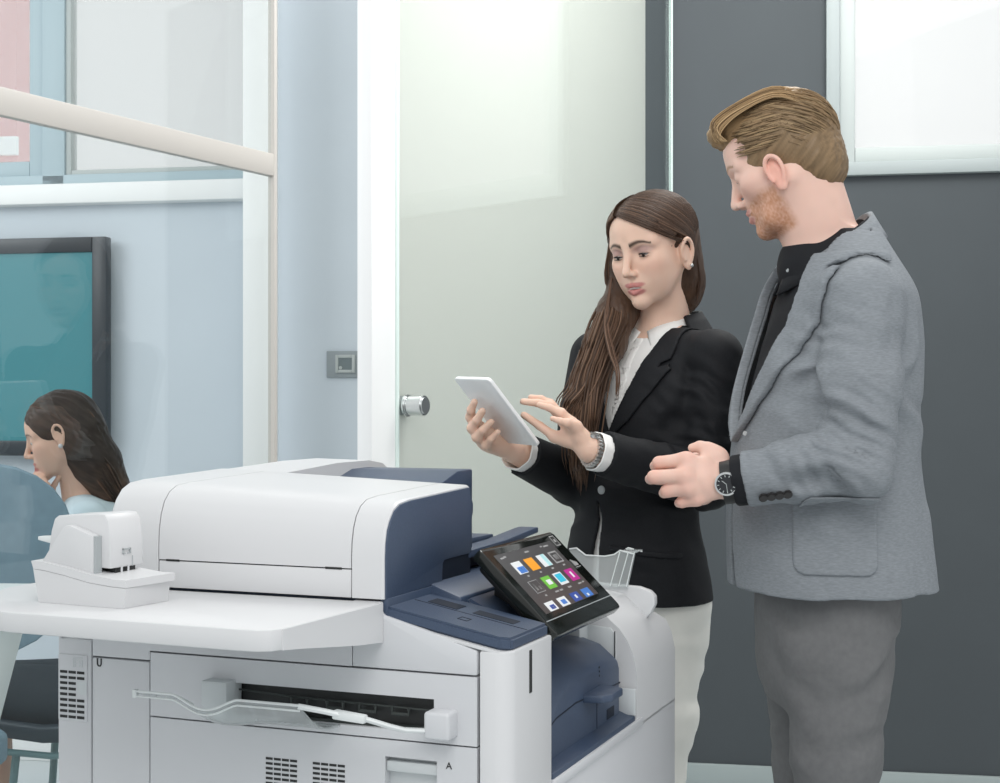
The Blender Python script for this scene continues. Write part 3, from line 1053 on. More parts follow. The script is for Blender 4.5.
class Head:
    def __init__(s, F, A, sc, male, open_mouth=0.0, gaze=.0, ear_x=0.0, ear_z=0.0):
        s.F, s.A, s.sc = F, A, sc
        s.B = A @ Matrix.Scale(sc, 4)
        s.male = male
        w = s.w
        def ell(c, r, k=.012, mode='add', rot=None):
            m = A
            F.ell(np.array(c) * sc, np.array(r) * sc, k * sc, mode, m)
        def cone(a, b, ra, rb, k=.012, mode='add'):
            F.cone(w(a), w(b), ra * sc, rb * sc, k * sc, mode)
        ell((-.016, 0, .028 if not male else .030), (.094, .074, .075 if not male else .083), .01)
        ell((.030, 0, .034), (.056, .062, .055), .02)
        ell((.028, 0, -.030), (.055, .056 if male else .0555, .072), .02)
        for s_ in (1, -1):
            if male:
                cone((-.004, .054 * s_, -.045), (.046, .030 * s_, -.090), .018, .018, .022)
                cone((.046, .030 * s_, -.090), (.072, .010 * s_, -.100), .018, .014, .018)
            else:
                cone((-.006, .047 * s_, -.036), (.040, .026 * s_, -.078), .020, .018, .03)
                cone((.040, .026 * s_, -.078), (.069, .006 * s_, -.098), .018, .012, .02)
                ell((.044, .034 * s_, -.048), (.030, .024, .030), .02)
            ell((.047, .040 * s_, -.022), (.026, .021, .019), .025)
            cone((.078, .014 * s_, .019), (.060, .047 * s_, .016), .009 if male else .007, .009, .014)
        ell((.064, 0, -.064), (.026, .028, .024), .014)
        ell((.071, 0, -.099), (.014, .015, .013), .012)
        for s_ in (1, -1):
            ell((.091, .0335 * s_, -.003), (.016, .0175, .0125), .014, 'sub')
        # nose
        cone((.080, 0, .010), (.100, 0, -.030), .0065, .0075 if not male else .0085, .012)
        ell((.1005, 0, -.036), (.0105, .0085 if not male else .0095, .0080), .006)
        for s_ in (1, -1):
            ell((.0905, (.0092 if not male else .0115) * s_, -.0405), (.0098, .0060, .0066), .006)
            ell((.0965, .0058 * s_, -.0475), (.0055, .0034, .0042), .003, 'sub')
        # eyelids
        for s_ in (1, -1):
            ell((.0665, .0320 * s_, -.002), (.0135, .0165, .0130), .005)
            if gaze < 1:
                ell((.079, .0325 * s_, -.0045 - .002 * gaze), (.008, .0145, .0056 * (1 - gaze)), .001, 'sub')
        # mouth
        zo = open_mouth
        mo = 0 if male else -.0035
        if zo:
            ell((.088, 0, -.0658 - zo * .5 + mo), (.014, .017, .0022 + zo * .6), .002, 'sub')
        for s_ in (1, -1):
            cone((.0885, .005 * s_, -.0590 + mo), (.0750, .025 * s_, -.0660 + mo), .0042, .0020, .003)
            cone((.0875, .0 * s_, -.0725 - zo + mo), (.0750, .023 * s_, -.0675 + mo), .0054, .0020, .003)
        if not zo:
            cone((.0945, 0, -.0645), (.078, .024, -.066), .0011, .0008, .002, 'sub')
            cone((.0945, 0, -.0645), (.078, -.024, -.066), .0011, .0008, .002, 'sub')
        ell((.093, 0, -.0525), (.004, .004, .005), .005, 'sub')
        # ears
        for s_ in (1, -1):
            ex = ear_x
            ez = ear_z
            ell((-.004 + ex, .0735 * s_, -.004 + ez), (.0155, .008, .029), .006)
            hel = [(.012, .0755, -.006), (.013, .079, .010), (.006, .083, .023), (-.006, .085, .027), (-.018, .085, .018), (-.021, .084, .002), (-.016, .081, -.014), (-.006, .077, -.028)]
            pts_ = [np.array(q) for q in smoothpath([w((x * .82 + ex, y * s_, z + ez)) for x, y, z in hel], 3)]
            F.chain(pts_, [.0032 * sc] * len(pts_), .003)
            ell((-.003 + ex, .077 * s_, -.028 + ez), (.008, .0045, .008), .004)
            ell((-.001 + ex, .0875 * s_, -.003 + ez), (.008, .007, .014), .003, 'sub')
            cone((.009 + ex, .078 * s_, -.006 + ez), (.008 + ex, .079 * s_, -.014 + ez), .0035, .003, .003)

    def w(s, p):
        return np.array(s.B @ Vector(p))

    def local(s, V_):
        Bi = np.array(s.B.inverted())
        return V_ @ Bi[:3, :3].T + Bi[:3, 3]

def ellm(p, c, r):
    return np.sqrt((((p - np.array(c)) / np.array(r)) ** 2).sum(1))
def blend(col, m, c):
    m = np.clip(m, 0, 1)[:, None]
    return col * (1 - m) + np.array(c) * m

def paint_face(col, q, male, lip, brow, beard=None, shadow=None):
    """natural colouring of a face: lips, brows, cheeks, lid make-up, stubble; q in head units"""
    near = (np.abs(q[:, 0]) < .13) & (np.abs(q[:, 1]) < .1) & (np.abs(q[:, 2]) < .14)
    front = near & (q[:, 0] > .03)
    def on(mask, mval, c):
        nonlocal col
        col = np.where(mask[:, None], blend(col, mval, c), col)
    for s_ in (1, -1):
        on(front, .35 * np.clip(1.3 - ellm(q, (.06, .040 * s_, -.030), (.03, .026, .022)), 0, 1), (.74, .36, .28))
        if shadow is not None:
            on(front, .8 * np.clip(1.6 - 1.1 * ellm(q, (.078, .033 * s_, .0055), (.02, .021, .0075)), 0, 1), shadow)
        # brow: thin arch
        y = q[:, 1] * s_
        t = np.clip((y - .012) / .036, 0, 1)
        zc = (.0195 if male else .0160) + .0065 * np.sin(np.clip(t * 1.15, 0, 1.15) * 2.4) - .003 * t
        wd = (.0046 if not male else .0045) * (1 - .65 * t) + .0006
        m = np.clip(1.35 - np.abs(q[:, 2] - zc) / wd, 0, 1) * ((y > .010) & (y < .051))
        on(front & (q[:, 0] > .045), m * (.95 if not male else .85), brow)
    mo = 0 if male else -.0035
    lm = np.minimum(ellm(q, (.086, 0, -.0595 + mo), (.014, .0260, .0058)), ellm(q, (.085, 0, -.0735 + mo), (.015, .0235, .0072)))
    on(front & (q[:, 0] > .072), np.clip((1.16 - lm) * 3.2, 0, 1), lip)
    if beard is not None:
        b = np.clip((-.038 - q[:, 2] + .02 * (q[:, 0] - .04) / .05 * 0) / .016, 0, 1)
        b = b * np.clip((q[:, 0] - .008) / .016, 0, 1)
        jl = np.clip((q[:, 2] + .128) / .01, 0, 1)
        mouth = np.clip((lm - 1.0) * 4, 0, 1)
        cheek = np.clip((-.030 - q[:, 2] + np.clip(.055 - q[:, 0], -.02, .06) * .5) / .015, 0, 1)
        nz = .75 + .35 * vnoise(q[:, 0] * 400, q[:, 1] * 400, q[:, 2] * 250)
        on(near & (q[:, 0] > -.012), np.clip(b * cheek * jl * mouth * nz, 0, 1) * .9, beard)
        # sideburn
        sb = np.clip(1.4 - ellm(q, (.018, .07 * np.sign(q[:, 1]).mean(), -.01), (.012, .03, .03)), 0, 1)
    return col

def eye(parent, H, s_, gaze_v):
    """eyeball with iris, behind the lids"""
    g = MB()
    sc = H.sc
    g.sphere((0, 0, 0), .0118 * sc, 0, 20)
    d = Vector(gaze_v).normalized()
    g.sphere(tuple(d * .0072 * sc), .0056 * sc, 1, 14)
    g.sphere(tuple(d * .0094 * sc), .0038 * sc, 2, 12)
    o = g.build('eye', [EYE_W, EYE_I, EYE_P], parent)
    o.matrix_world = H.A @ Matrix.Translation(Vector((.0672, .0315 * s_, -.0025)) * sc)
    return o
EYE_W = mat('eye_white', (.75, .72, .70), .25)
EYE_I = mat('iris_brown', (.09, .045, .02), .15)
EYE_P = mat('pupil', (.004, .004, .004), .1)
SKIN = vertex_mat('skin', .48, .12, .06, 700, .35)
SKIN_TAN = SKIN

def hand(F, wrist, pts, rads=None, palm_r=.012, k=.006, sc=1.0):
    """five finger chains (thumb first: cmc,mcp,ip,tip; others mcp,pip,dip,tip) and the palm between wrist and knuckles"""
    wv = np.array(wrist, float)
    fr = [.0105, .0095, .0082, .0068]
    for i, ch in enumerate(pts):
        ch = [np.array(p, float) for p in ch]
        f = [1.12, 1.0, 1.03, .98, .86][i] * sc
        F.chain(ch, [r * f for r in fr], .003)
        if i == 0:
            F.cone(wv, ch[0], .017 * sc, .0155 * sc, .012)
            F.cone(ch[0], ch[1], .0155 * sc, .012 * sc, .008)
        else:
            F.cone(wv * .75 + ch[0] * .25, ch[0], .014 * sc, palm_r * sc, .012)
            F.cone(ch[0], ch[1], .0108 * f, .0098 * f, .006)
    ms = [np.array(c[0], float) for c in pts[1:]]
    for a, b in zip(ms, ms[1:]):
        F.cone(a * .92 + wv * .08, b * .92 + wv * .08, palm_r * sc, palm_r * sc, .008)
        F.cone((a * .55 + wv * .45), (b * .55 + wv * .45), .0135 * sc, .0135 * sc, .01)
    t = np.array(pts[0][0]) * .6 + np.array(pts[0][1]) * .4
    F.cone(t, ms[0] * .7 + wv * .3, .011 * sc, .011 * sc, .012)
def strands_mesh(name, strands, m, parent, seg=5):
    """many tapered locks as one mesh; strands = (points, radius list, colour, flat)"""
    VV, FF, CC = [], [], []
    off = 0
    strands = [(p_, list(r_)[:-2] + [r_[-2] * .7, r_[-1] * .3] if len(r_) > 3 else r_, c_) for p_, r_, c_ in strands]
    ang = np.arange(seg) * 2 * np.pi / seg
    for pts, rad, col in strands:
        p = np.array([list(q) for q in pts]); n = len(p)
        t = np.gradient(p, axis=0); t /= np.linalg.norm(t, axis=1)[:, None] + 1e-9
        ref = np.array([.3, .5, .8]); 
        nx = np.cross(t, ref); nx /= np.linalg.norm(nx, axis=1)[:, None] + 1e-9
        ny = np.cross(t, nx)
        r = np.array(rad)[:, None, None]
        ring = p[:, None, :] + r * (nx[:, None, :] * np.cos(ang)[None, :, None] + ny[:, None, :] * np.sin(ang)[None, :, None])
        VV.append(ring.reshape(-1, 3))
        CC.append(np.tile(np.array(col, np.float32), (n * seg, 1)))
        i = np.arange(n - 1)[:, None] * seg; j = np.arange(seg)[None, :]; j2 = (j + 1) % seg
        FF.append((np.stack([i + j, i + j2, i + seg + j2, i + seg + j], -1).reshape(-1, 4)) + off)
        off += n * seg
    return np_mesh(name, np.concatenate(VV), np.concatenate(FF), m, parent, np.concatenate(CC))

def world_parent(o, root):
    """parent o under root and keep where it stands"""
    o.parent = root
    o.matrix_parent_inverse = root.matrix_world.inverted()
    return o

def patch(name, upper, lower, th, m, parent, n=5):
    """thin cloth strip between two edge curves"""
    u = smoothpath(upper, n); l = smoothpath(lower, n)
    rings = [[a, a * .66 + b * .34, a * .34 + b * .66, b] for a, b in zip(u, l)]
    b = MB(); b.loft(rings, closed=False, caps=False)
    o = b.build(name, m, None, sharp=None)
    if parent: world_parent(o, parent)
    md = o.modifiers.new('s', 'SOLIDIFY'); md.thickness = th; md.offset = 0
    return o

def person_root(loc, label):
    r = empty('person', loc)
    bpy.context.view_layer.update()
    return tag(r, label, 'person')

def surf(name, F, m, root, it=1, colors=None, lam=.5):
    V_, Q_ = F.mesh()
    V_ = relax(V_, Q_, it, lam)
    c = colors(V_) if colors else None
    o = np_mesh(name, V_, Q_, m, None, c)
    world_parent(o, root)
    return o
def hair_col(base, rng, var=.35, hi=None, ph=.0):
    k = 1 + (rng.rand() - .5) * 2 * var
    c = np.array(base) * k
    if hi is not None and rng.rand() < ph: c = np.array(hi) * (1 + (rng.rand() - .5) * var)
    return c
def folds(c, rad, amp, lam, d, seed):
    """parallel soft folds across d near c"""
    def fn(x, y, z):
        X, Y, Z = x - c[0], y - c[1], z - c[2]
        s = X * d[0] + Y * d[1] + Z * d[2]
        m = np.exp(-(X * X + Y * Y + Z * Z) / (rad * rad))
        return (amp * m * np.sin(s * 6.283 / lam + 2.6 * vnoise(X * 20 + seed, Y * 20, Z * 20))).astype(np.float32)
    return fn
def creases(c, rad, amp, n, seed, plane='xz'):
    """folds fanning out from an inner elbow at c"""
    def fn(x, y, z):
        X, Y, Z = x - c[0], y - c[1], z - c[2]
        a = np.arctan2(Z, X) + 0 * Y
        r = np.sqrt(X * X + Y * Y + Z * Z)
        m = np.exp(-((r - rad * .75) / (rad * .28)) ** 2) * np.clip((a + 2.9) / .5, 0, 1)
        return (amp * m * np.sin(n * a + 2.2 * vnoise(X * 22 + seed, Y * 22, Z * 22))).astype(np.float32)
    return fn
from mathutils.bvhtree import BVHTree
def head_tree(o, H):
    """search tree over the head part of a body mesh (room coordinates)"""
    me = o.data
    co = np.empty(len(me.vertices) * 3, np.float32); me.vertices.foreach_get('co', co); co = co.reshape(-1, 3)
    c = np.array(H.w((0, 0, 0)))
    keep = np.abs(co - c).max(1) < .19
    idx = np.full(len(co), -1); idx[keep] = np.arange(keep.sum())
    lv = np.empty(len(me.loops), np.int32); me.loops.foreach_get('vertex_index', lv); lv = lv.reshape(-1, 4)
    f = idx[lv]; f = f[(f >= 0).all(1)]
    return BVHTree.FromPolygons(co[keep].tolist(), f.tolist())
def lift_out(pts, tree, centre, off):
    """keep a lock of hair at least off above the skin"""
    c = Vector(centre); out = []
    for p in pts:
        p = Vector(p); d = p - c; r = d.length; d /= r
        hit = tree.ray_cast(c + d * .25, -d)
        if hit[0] is not None:
            rs = (hit[0] - c).length
            if rs < .16 and r < rs + off:
                if rs + off - r > .0085: break
                p = c + d * (rs + off)
        out.append(np.array(p))
    return out if len(out) > 2 else [np.array(q) for q in pts[:3]]
def cutcap(F, end, frm, r, depth=.05):
    d_ = (end - frm) / np.linalg.norm(end - frm)
    def fn(x, y, z): return np.maximum((end[0] - x) * d_[0] + (end[1] - y) * d_[1] + (end[2] - z) * d_[2], np.sqrt((x - end[0]) ** 2 + (y - end[1]) ** 2 + (z - end[2]) ** 2) - .085)
    F.apply(fn, end - .09, end + .09, .001, 'sub', 0)
def bore(F, end, frm, r, depth=.05):
    d_ = (end - frm) / np.linalg.norm(end - frm)
    F.cone(end - d_ * depth, end - d_ * (r * .6), r, r, .002, 'sub')
    F.cone(end - d_ * (r * .9), end + d_ * .004 - d_ * r * .4, r, r, .001, 'sub')

def lapel(F, base, sgn, fr, wmap, lift, notch, name, m, root, cutw, zmap, bounds, gap=.0):
    """turned-back front edge: a strip along the opening that stands a little off the cloth at its outer edge"""
    def body(x, y, z):
        t, s = fr(x, y, z)
        inner = np.interp(z[0, 0, :], zmap, cutw)[None, None, :]
        near = np.clip((t * sgn - inner - .006) / .012, 0, 1)
        return np.maximum(base - lift, -(base + .0045 * (1 - near) - (lift - gap) * near))
    F.d = np.maximum(body(*F.pts((slice(None),) * 3)), -BIG).astype(np.float32)
    def fn(x, y, z):
        t, s = fr(x, y, z)
        zz = z[0, 0, :]
        inner = np.interp(zz, zmap, cutw)[None, None, :]
        w_ = np.interp(zz, [q[0] for q in wmap], [q[1] for q in wmap])[None, None, :]
        e = np.maximum(inner - .003 - t * sgn, t * sgn - inner - w_)
        zc = np.maximum(zz - wmap[-1][0], wmap[0][0] - zz)[None, None, :]
        r = np.maximum(np.maximum(e, zc), .0 - s - .03)
        if notch:
            nz, nt, sl = notch
            r = np.maximum(r, -np.maximum(np.abs(zz[None, None, :] - nz - (t * sgn - inner - nt) * sl) - .004, nt - (t * sgn - inner)))
        return r
    F.apply(fn, *bounds, .001, 'and', 0)
    return surf(name, F, m, root, 1)
# ------------------------------------------------------------------ woman with the tablet
rng = np.random.RandomState(3)
WR = person_root((.27, 2.83, 0), 'woman in black blazer and white trousers holding and tapping a white tablet')
wf = np.array([-.707, -.707]); wl_ = np.array([.707, -.707])
Fd = Field(axis_pts(-.085, .53, .008, [(-.075, .125, .0018), (.195, .425, .0018)]),
           axis_pts(2.46, 3.04, .008, [(2.49, 2.93, .0018)]),
           axis_pts(.03, 1.775, .012, [(1.205, 1.372, .0018), (1.50, 1.77, .0018)]))
Aw, sw_ = frame_from((-.669, -.743), Vector((0.2935, 2.8000, 1.6364)), 15, 3, .95)
HW = Head(Fd, Aw, .95, False, open_mouth=.002, gaze=.45, ear_z=-.022)
nb = np.array(Vector((0.3223, 2.8500, 1.4658)))
Fd.cone(HW.w((-.028, 0, -.045)), nb, .047, .050, .02)
Fd.cone(HW.w((-.014, 0, -.07)), nb + [-.008, -.008, 0], .036, .042, .02)
lsh = np.array(Vector((0.4044, 2.7150, 1.4205))); rsh = np.array(Vector((0.1940, 2.9300, 1.4269)))
lel = np.array(Vector((0.3873, 2.7000, 1.1873))); rel = np.array(Vector((0.1460, 2.8600, 1.1822)))
lwr = np.array(Vector((0.1592, 2.5650, 1.2516))); rwr = np.array(Vector((0.0260, 2.6950, 1.2471)))
# trunk, arms and legs under the clothes
Fd.cone(nb + [0, 0, -.02], lsh + [-.02, .02, -.005], .045, .045, .03)
Fd.cone(nb + [0, 0, -.02], rsh + [.02, -.02, -.005], .045, .045, .03)
tor = section_loft([1.47, 1.42, 1.31, 1.22, 1.136, 1.05, .95, .86],
                   [(.316, 2.855, .05, .06), (.308, 2.845, .075, .12), (.300, 2.835, .10, .13), (.282, 2.825, .09, .115), (.264, 2.82, .082, .108), (.264, 2.83, .095, .13), (.266, 2.84, .084, .122), (.266, 2.845, .076, .112)], wf, wl_)
Fd.apply(tor, (.06, 2.62, .86), (.50, 3.02, 1.47), .02)
Fd.chain([lsh, lel, lwr], [.044, .036, .024], .01)
Fd.chain([rsh, rel, rwr], [.044, .036, .024], .01)
Fd.chain([Vector((0.3244, 2.8000, 0.9152)), Vector((0.2840, 2.7450, 0.5260)), Vector((0.2935, 2.8000, 0.0848))], [.054, .040, .03], .015)
Fd.chain([Vector((0.2480, 2.9000, 0.9000)), Vector((0.2352, 2.8900, 0.4830)), Vector((0.2457, 2.9200, 0.0512))], [.054, .040, .03], .015)

# tablet
tc = np.array(Vector((-0.0054, 2.6000, 1.3203)))
e1 = np.array([.0896, .0653, -.118]); e2 = np.array([.0645, -.095, -.0036])
e1n = e1 / np.linalg.norm(e1); e2 = e2 - e1n * (e2 @ e1n); e2n = e2 / np.linalg.norm(e2)
en = np.cross(e2n, e1n); en = en if en[2] > 0 else -en           # towards her (screen side)
TL_, TW_ = np.linalg.norm(e1), np.linalg.norm(e2)
TBM = Matrix(((e2n[0], e1n[0], en[0], tc[0]), (e2n[1], e1n[1], en[1], tc[1]), (e2n[2], e1n[2], en[2], tc[2]), (0, 0, 0, 1)))
TB = empty('tablet'); TB.matrix_world = TBM
tag(TB, 'thin white tablet computer held up in the hand of the dark-haired woman', 'tablet')
b = MB(); b.prism(rounded_rect(-TW_ / 2, TW_ / 2, -TL_ / 2, TL_ / 2, .008), -.0035, .0035, 'z', .0018)
b.build('casing', mat('tablet_white', (.95, .955, .96), .3), TB)
b = MB(); b.box(-TW_ / 2 + .008, TW_ / 2 - .008, -TL_ / 2 + .012, TL_ / 2 - .012, .003, .0040)
b.build('screen', M['gblack'], TB)
def onT(a, c, off):
    """point on the tablet: a across (-1..1), c down (-1..1), off metres in front of the visible back"""
    return tc + e2n * a * TW_ / 2 + e1n * c * TL_ / 2 - en * (.0035 + off)

# right hand: fingers fold round the left edge onto the back, thumb on the screen side
def at(px, py, d): return np.array(P(px, py, d))
rh = [
    [np.array((0.0074, 2.6850, 1.2585)), np.array((-0.0112, 2.7000, 1.2823)), tc - e2n * (TW_ / 2 + .004) + e1n * .02 + en * .014, tc - e2n * (TW_ / 2 - .022) + e1n * .004 + en * .012],
    [np.array((-0.0420, 2.6480, 1.2907)), np.array((-0.0525, 2.6250, 1.3092)), np.array((-0.0522, 2.6080, 1.3220)), np.array((-0.0457, 2.5970, 1.3364))],
    [np.array((-0.0384, 2.6480, 1.2761)), np.array((-0.0497, 2.6180, 1.2894)), np.array((-0.0413, 2.6020, 1.3041)), np.array((-0.0313, 2.5920, 1.3203))],
    [np.array((-0.0292, 2.6500, 1.2632)), np.array((-0.0415, 2.6180, 1.2732)), np.array((-0.0305, 2.6020, 1.2862)), np.array((-0.0161, 2.5940, 1.3006))],
    [np.array((-0.0165, 2.6540, 1.2558)), np.array((-0.0254, 2.6260, 1.2585)), np.array((-0.0162, 2.6100, 1.2698)), np.array((-0.0036, 2.6020, 1.2826))]]
hand(Fd, rwr, rh, sc=.92, palm_r=.012)
lh = [
    [np.array((0.1277, 2.5720, 1.2690)), np.array((0.0979, 2.5820, 1.2741)), np.array((0.0714, 2.5900, 1.2936)), np.array((0.0429, 2.5920, 1.3132))],
    [np.array((0.1130, 2.6000, 1.3059)), np.array((0.0898, 2.6050, 1.3328)), np.array((0.0737, 2.6050, 1.3418)), np.array((0.0556, 2.6000, 1.3445))],
    [np.array((0.1176, 2.5830, 1.3026)), np.array((0.0909, 2.5850, 1.3293)), np.array((0.0677, 2.5850, 1.3347)), np.array((0.0410, 2.5820, 1.3373))],
    [np.array((0.1238, 2.5650, 1.2993)), np.array((0.1076, 2.5580, 1.3171)), np.array((0.0882, 2.5580, 1.3259)), np.array((0.0697, 2.5600, 1.3312))],
    [np.array((0.1319, 2.5500, 1.2943)), np.array((0.1172, 2.5360, 1.2998)), np.array((0.1049, 2.5340, 1.3033)), np.array((0.0919, 2.5380, 1.3076))]]
hand(Fd, lwr, lh, sc=.84, palm_r=.012)

SK_W = (.80, .55, .43)
def wcol(V_):
    c = np.tile(np.array(SK_W), (len(V_), 1))
    q = HW.local(V_)
    c = paint_face(c, q, False, (.56, .23, .21), (.05, .03, .02), shadow=(.36, .22, .21))
    n = vnoise(V_[:, 0] * 60, V_[:, 1] * 60, V_[:, 2] * 60)
    return c * (1 + .03 * n[:, None])
wb = surf('body', Fd, SKIN, WR, 1, wcol)
del Fd
for s_ in (1, -1):
    world_parent(eye(None, HW, s_, (.9, 0, -.45)), wb)
# lashes
ls = []
for s_ in (1, -1):
    for zz, r_ in ((-.0042, .0017), (-.0082, .0007)):
        pts_ = []
        for i in range(9):
            y = -.0118 + .0236 * i / 8
            x = .0665 + .0136 * math.sqrt(max(0, 1 - (y / .0148) ** 2)) * .985 + .0006
            z = zz + (.0012 if zz > -.006 else -.0010) * (1 - (y / .0118) ** 2) * (1 if zz > -.006 else 1) - .001 * (1 if y * 1 > 0 else 0)
            pts_.append(HW.w((x, .0315 * s_ + y, z)))
        ls.append((pts_, [r_ * (.5 + .5 * math.sin(math.pi * (i + .6) / 9.2)) for i in range(9)], (.02, .014, .012)))
HAIRM = vertex_mat('hair', .46, bump=0, spec=.3)
for l_ in ls: world_parent(strands_mesh('eyelashes', [l_], HAIRM, None), wb)
b = MB(); b.box(-.011, .011, -.003, .0005, -.0035, .0015, .001)
o = b.build('teeth', mat('teeth', (.80, .78, .74), .25), None)
o.matrix_world = Aw @ Matrix.Translation(Vector((.0835, 0, -.0690)) * .93) @ Matrix.Rotation(R(90), 4, 'Z')
world_parent(o, wb)
b = MB(); b.sphere((0, 0, 0), .0035); o = b.build('earring', M['metal'], None); o.matrix_world = Matrix.Translation(HW.w((.000, .087, -.049))); world_parent(o, wb)

# hair: solid cap with grooves, then loose locks
HB = (.060, .034, .022)
Fh = Field(axis_pts(.10, .45, .003), axis_pts(2.66, 3.0, .003), axis_pts(1.18, 1.78, .003))
mh = HW.A
def hell(c, r, k=.012, mode='add'): Fh.ell(np.array(c) * .95, np.array(r) * .95, k, mode, mh)
hell((-.016, 0, .028), (.100, .081, .0805), .01)
hell((-.046, 0, -.03), (.056, .072, .100), .03)
hell((-.052, .01, -.085), (.040, .054, .070), .03)
hell((.106, .004, -.055), (.088, .088, .112), .008, 'sub')
hell((.026, .090, -.045), (.048, .034, .058), .008, 'sub')
hell((.058, .05, -.09), (.06, .08, .07), .008, 'sub')
Fh.chain([HW.w((.036, -.048, .070)), HW.w((.040, -.064, .030)), HW.w((.036, -.072, -.02)), HW.w((.030, -.074, -.09))], [.007, .008, .010, .014], .01)
hell((.038, .080, .010), (.030, .024, .0165), .004, 'sub')
hell((.022, .084, .004), (.020, .020, .018), .004, 'sub')
Fh.chain([HW.w((-.03, -.070, -.02)), HW.w((-.02, -.078, -.10))], [.035, .034], .03)
long_path = [HW.w((.010, -.076, -.06)), np.array(Vector((0.2194, 2.8150, 1.5050))), np.array(Vector((0.1936, 2.7800, 1.4454))), np.array(Vector((0.1666, 2.7450, 1.3779))), np.array(Vector((0.1503, 2.7250, 1.3118))), np.array(Vector((0.1474, 2.7400, 1.2455)))]
Fh.chain(long_path, [.028, .029, .029, .028, .022, .010], .03)
Fh.chain([np.array(Vector((0.2576, 2.8300, 1.5352))), np.array(Vector((0.2147, 2.7800, 1.4454))), np.array(Vector((0.1796, 2.7420, 1.3684)))], [.022, .018, .014], .03)
# groove the cap along the flow of the hair
def groove(x, y, z):
    Bi = np.array(HW.B.inverted())
    X = Bi[0, 0] * x + Bi[0, 1] * y + Bi[0, 2] * z + Bi[0, 3]
    Y = Bi[1, 0] * x + Bi[1, 1] * y + Bi[1, 2] * z + Bi[1, 3]
    Z = Bi[2, 0] * x + Bi[2, 1] * y + Bi[2, 2] * z + Bi[2, 3]
    # flow bands: constant along the sweep from the parting to behind the ear
    a = np.arctan2(Z - .02 + .6 * X, np.abs(Y + .02) + .02)
    b_ = X * .9 + Z * .5
    n = vnoise(b_ * 260 + 8, a * 6, X * 0 + 3.3)
    low = np.clip((-.05 - Z) / .05, 0, 1)
    n2 = vnoise((x + y * .5) * 300, (y - x * .4) * 220, z * 14)
    return .0022 * (n * (1 - low) + n2 * low)
Fh.apply(groove, (.1, 2.66, 1.18), (.45, 3.0, 1.78), 0, 'disp', 0)
def hcol(V_):
    q = HW.local(V_)
    b_ = q[:, 0] * .9 + q[:, 2] * .5
    n = vnoise(b_ * 420, q[:, 1] * 40, q[:, 2] * 20)
    n2 = vnoise(V_[:, 0] * 420, V_[:, 1] * 300, V_[:, 2] * 16)
    low = np.clip((-.05 - q[:, 2]) / .05, 0, 1)
    m = 1 + .35 * (n * (1 - low) + n2 * low)
    tint = np.clip((-.05 - q[:, 2]) / .25, 0, 1)[:, None]
    return (np.array(HB) * (1 - tint) + np.array((.125, .070, .042)) * tint) * m[:, None]
surf('hair', Fh, HAIRM, WR, 1, hcol)
del Fh
st = []
wr_, off_ = np.array((.1025, .083, .0830)), np.array((-.016, 0, .028))
def on_cap(d, lift=1.0): 
    d = np.array(d, float); d /= np.linalg.norm(d)
    return HW.w(d * wr_ * lift + off_)
def bez(a, b_, c, n=9):
    return [np.array(a) * (1 - t) ** 2 + 2 * np.array(b_) * t * (1 - t) + np.array(c) * t * t for t in np.linspace(0, 1, n)]
tree_w = head_tree(wb, HW); hc_w = HW.w((-.01, 0, .02))
for i in range(420):          # left side: parting -> over the ear -> nape
    s = rng.rand()
    a = (.88 - 1.45 * s, -.30 + .04 * rng.randn(), .66 + .3 * math.sin(s * 2.6))
    m_ = (.84 - 1.5 * s + .03 * rng.randn(), .95, .02 + .55 * min(1, s * 2.0))
    e_ = (-.42 - .5 * s + .05 * rng.randn(), .70 - .6 * s, -.55)
    l0 = 1.0 + .012 * rng.rand()
    pts_ = lift_out([on_cap(d, l0) for d in bez(a, m_, e_, 12)], tree_w, hc_w, .0025 + .003 * rng.rand())
    st.append((pts_, [.0006, .0014, .0018, .002, .0021, .0021, .002, .002, .0018, .0015, .0011, .0004][:len(pts_)], hair_col(HB, rng, .4, (.12, .07, .045), .15)))
for i in range(150):          # temple: forward of the ear
    s = rng.rand(); v = rng.rand()
    pts_ = lift_out([on_cap(d, 1.0 + .010 * rng.rand()) for d in bez((.84 - .2 * s, .10 + .2 * s, .58), (.70 - .12 * s, .74, -.02 + .32 * v), (.44 - .1 * s, .95, -.16 + .28 * v), 8)], tree_w, hc_w, .0015 + .0035 * rng.rand())
    st.append((pts_, [.0006, .0014, .0018, .0019, .0019, .0018, .0014, .0006][:len(pts_)], hair_col(HB, rng, .3, (.12, .07, .045), .15)))
for i in range(170):          # right side: parting -> down in front of the shoulder
    s = rng.rand()
    a = (.88 - 1.4 * s, -.30 + .04 * rng.randn(), .66 + .3 * math.sin(s * 2.6))
    m_ = (.80 - 1.3 * s, -.80, .42)
    e_ = (.50 - 1.0 * s, -.97, -.30)
    pts_ = lift_out([on_cap(d, 1.0 + .012 * rng.rand()) for d in bez(a, m_, e_, 8)], tree_w, hc_w, .003 + .003 * rng.rand())
    st.append((pts_, [.0006, .0016, .002, .0021, .0021, .002, .0016, .0008][:len(pts_)], hair_col(HB, rng, .4, (.12, .07, .045), .15)))
ends = [(571, 425), (583, 455), (577, 470), (588, 440), (570, 435), (581, 480)]
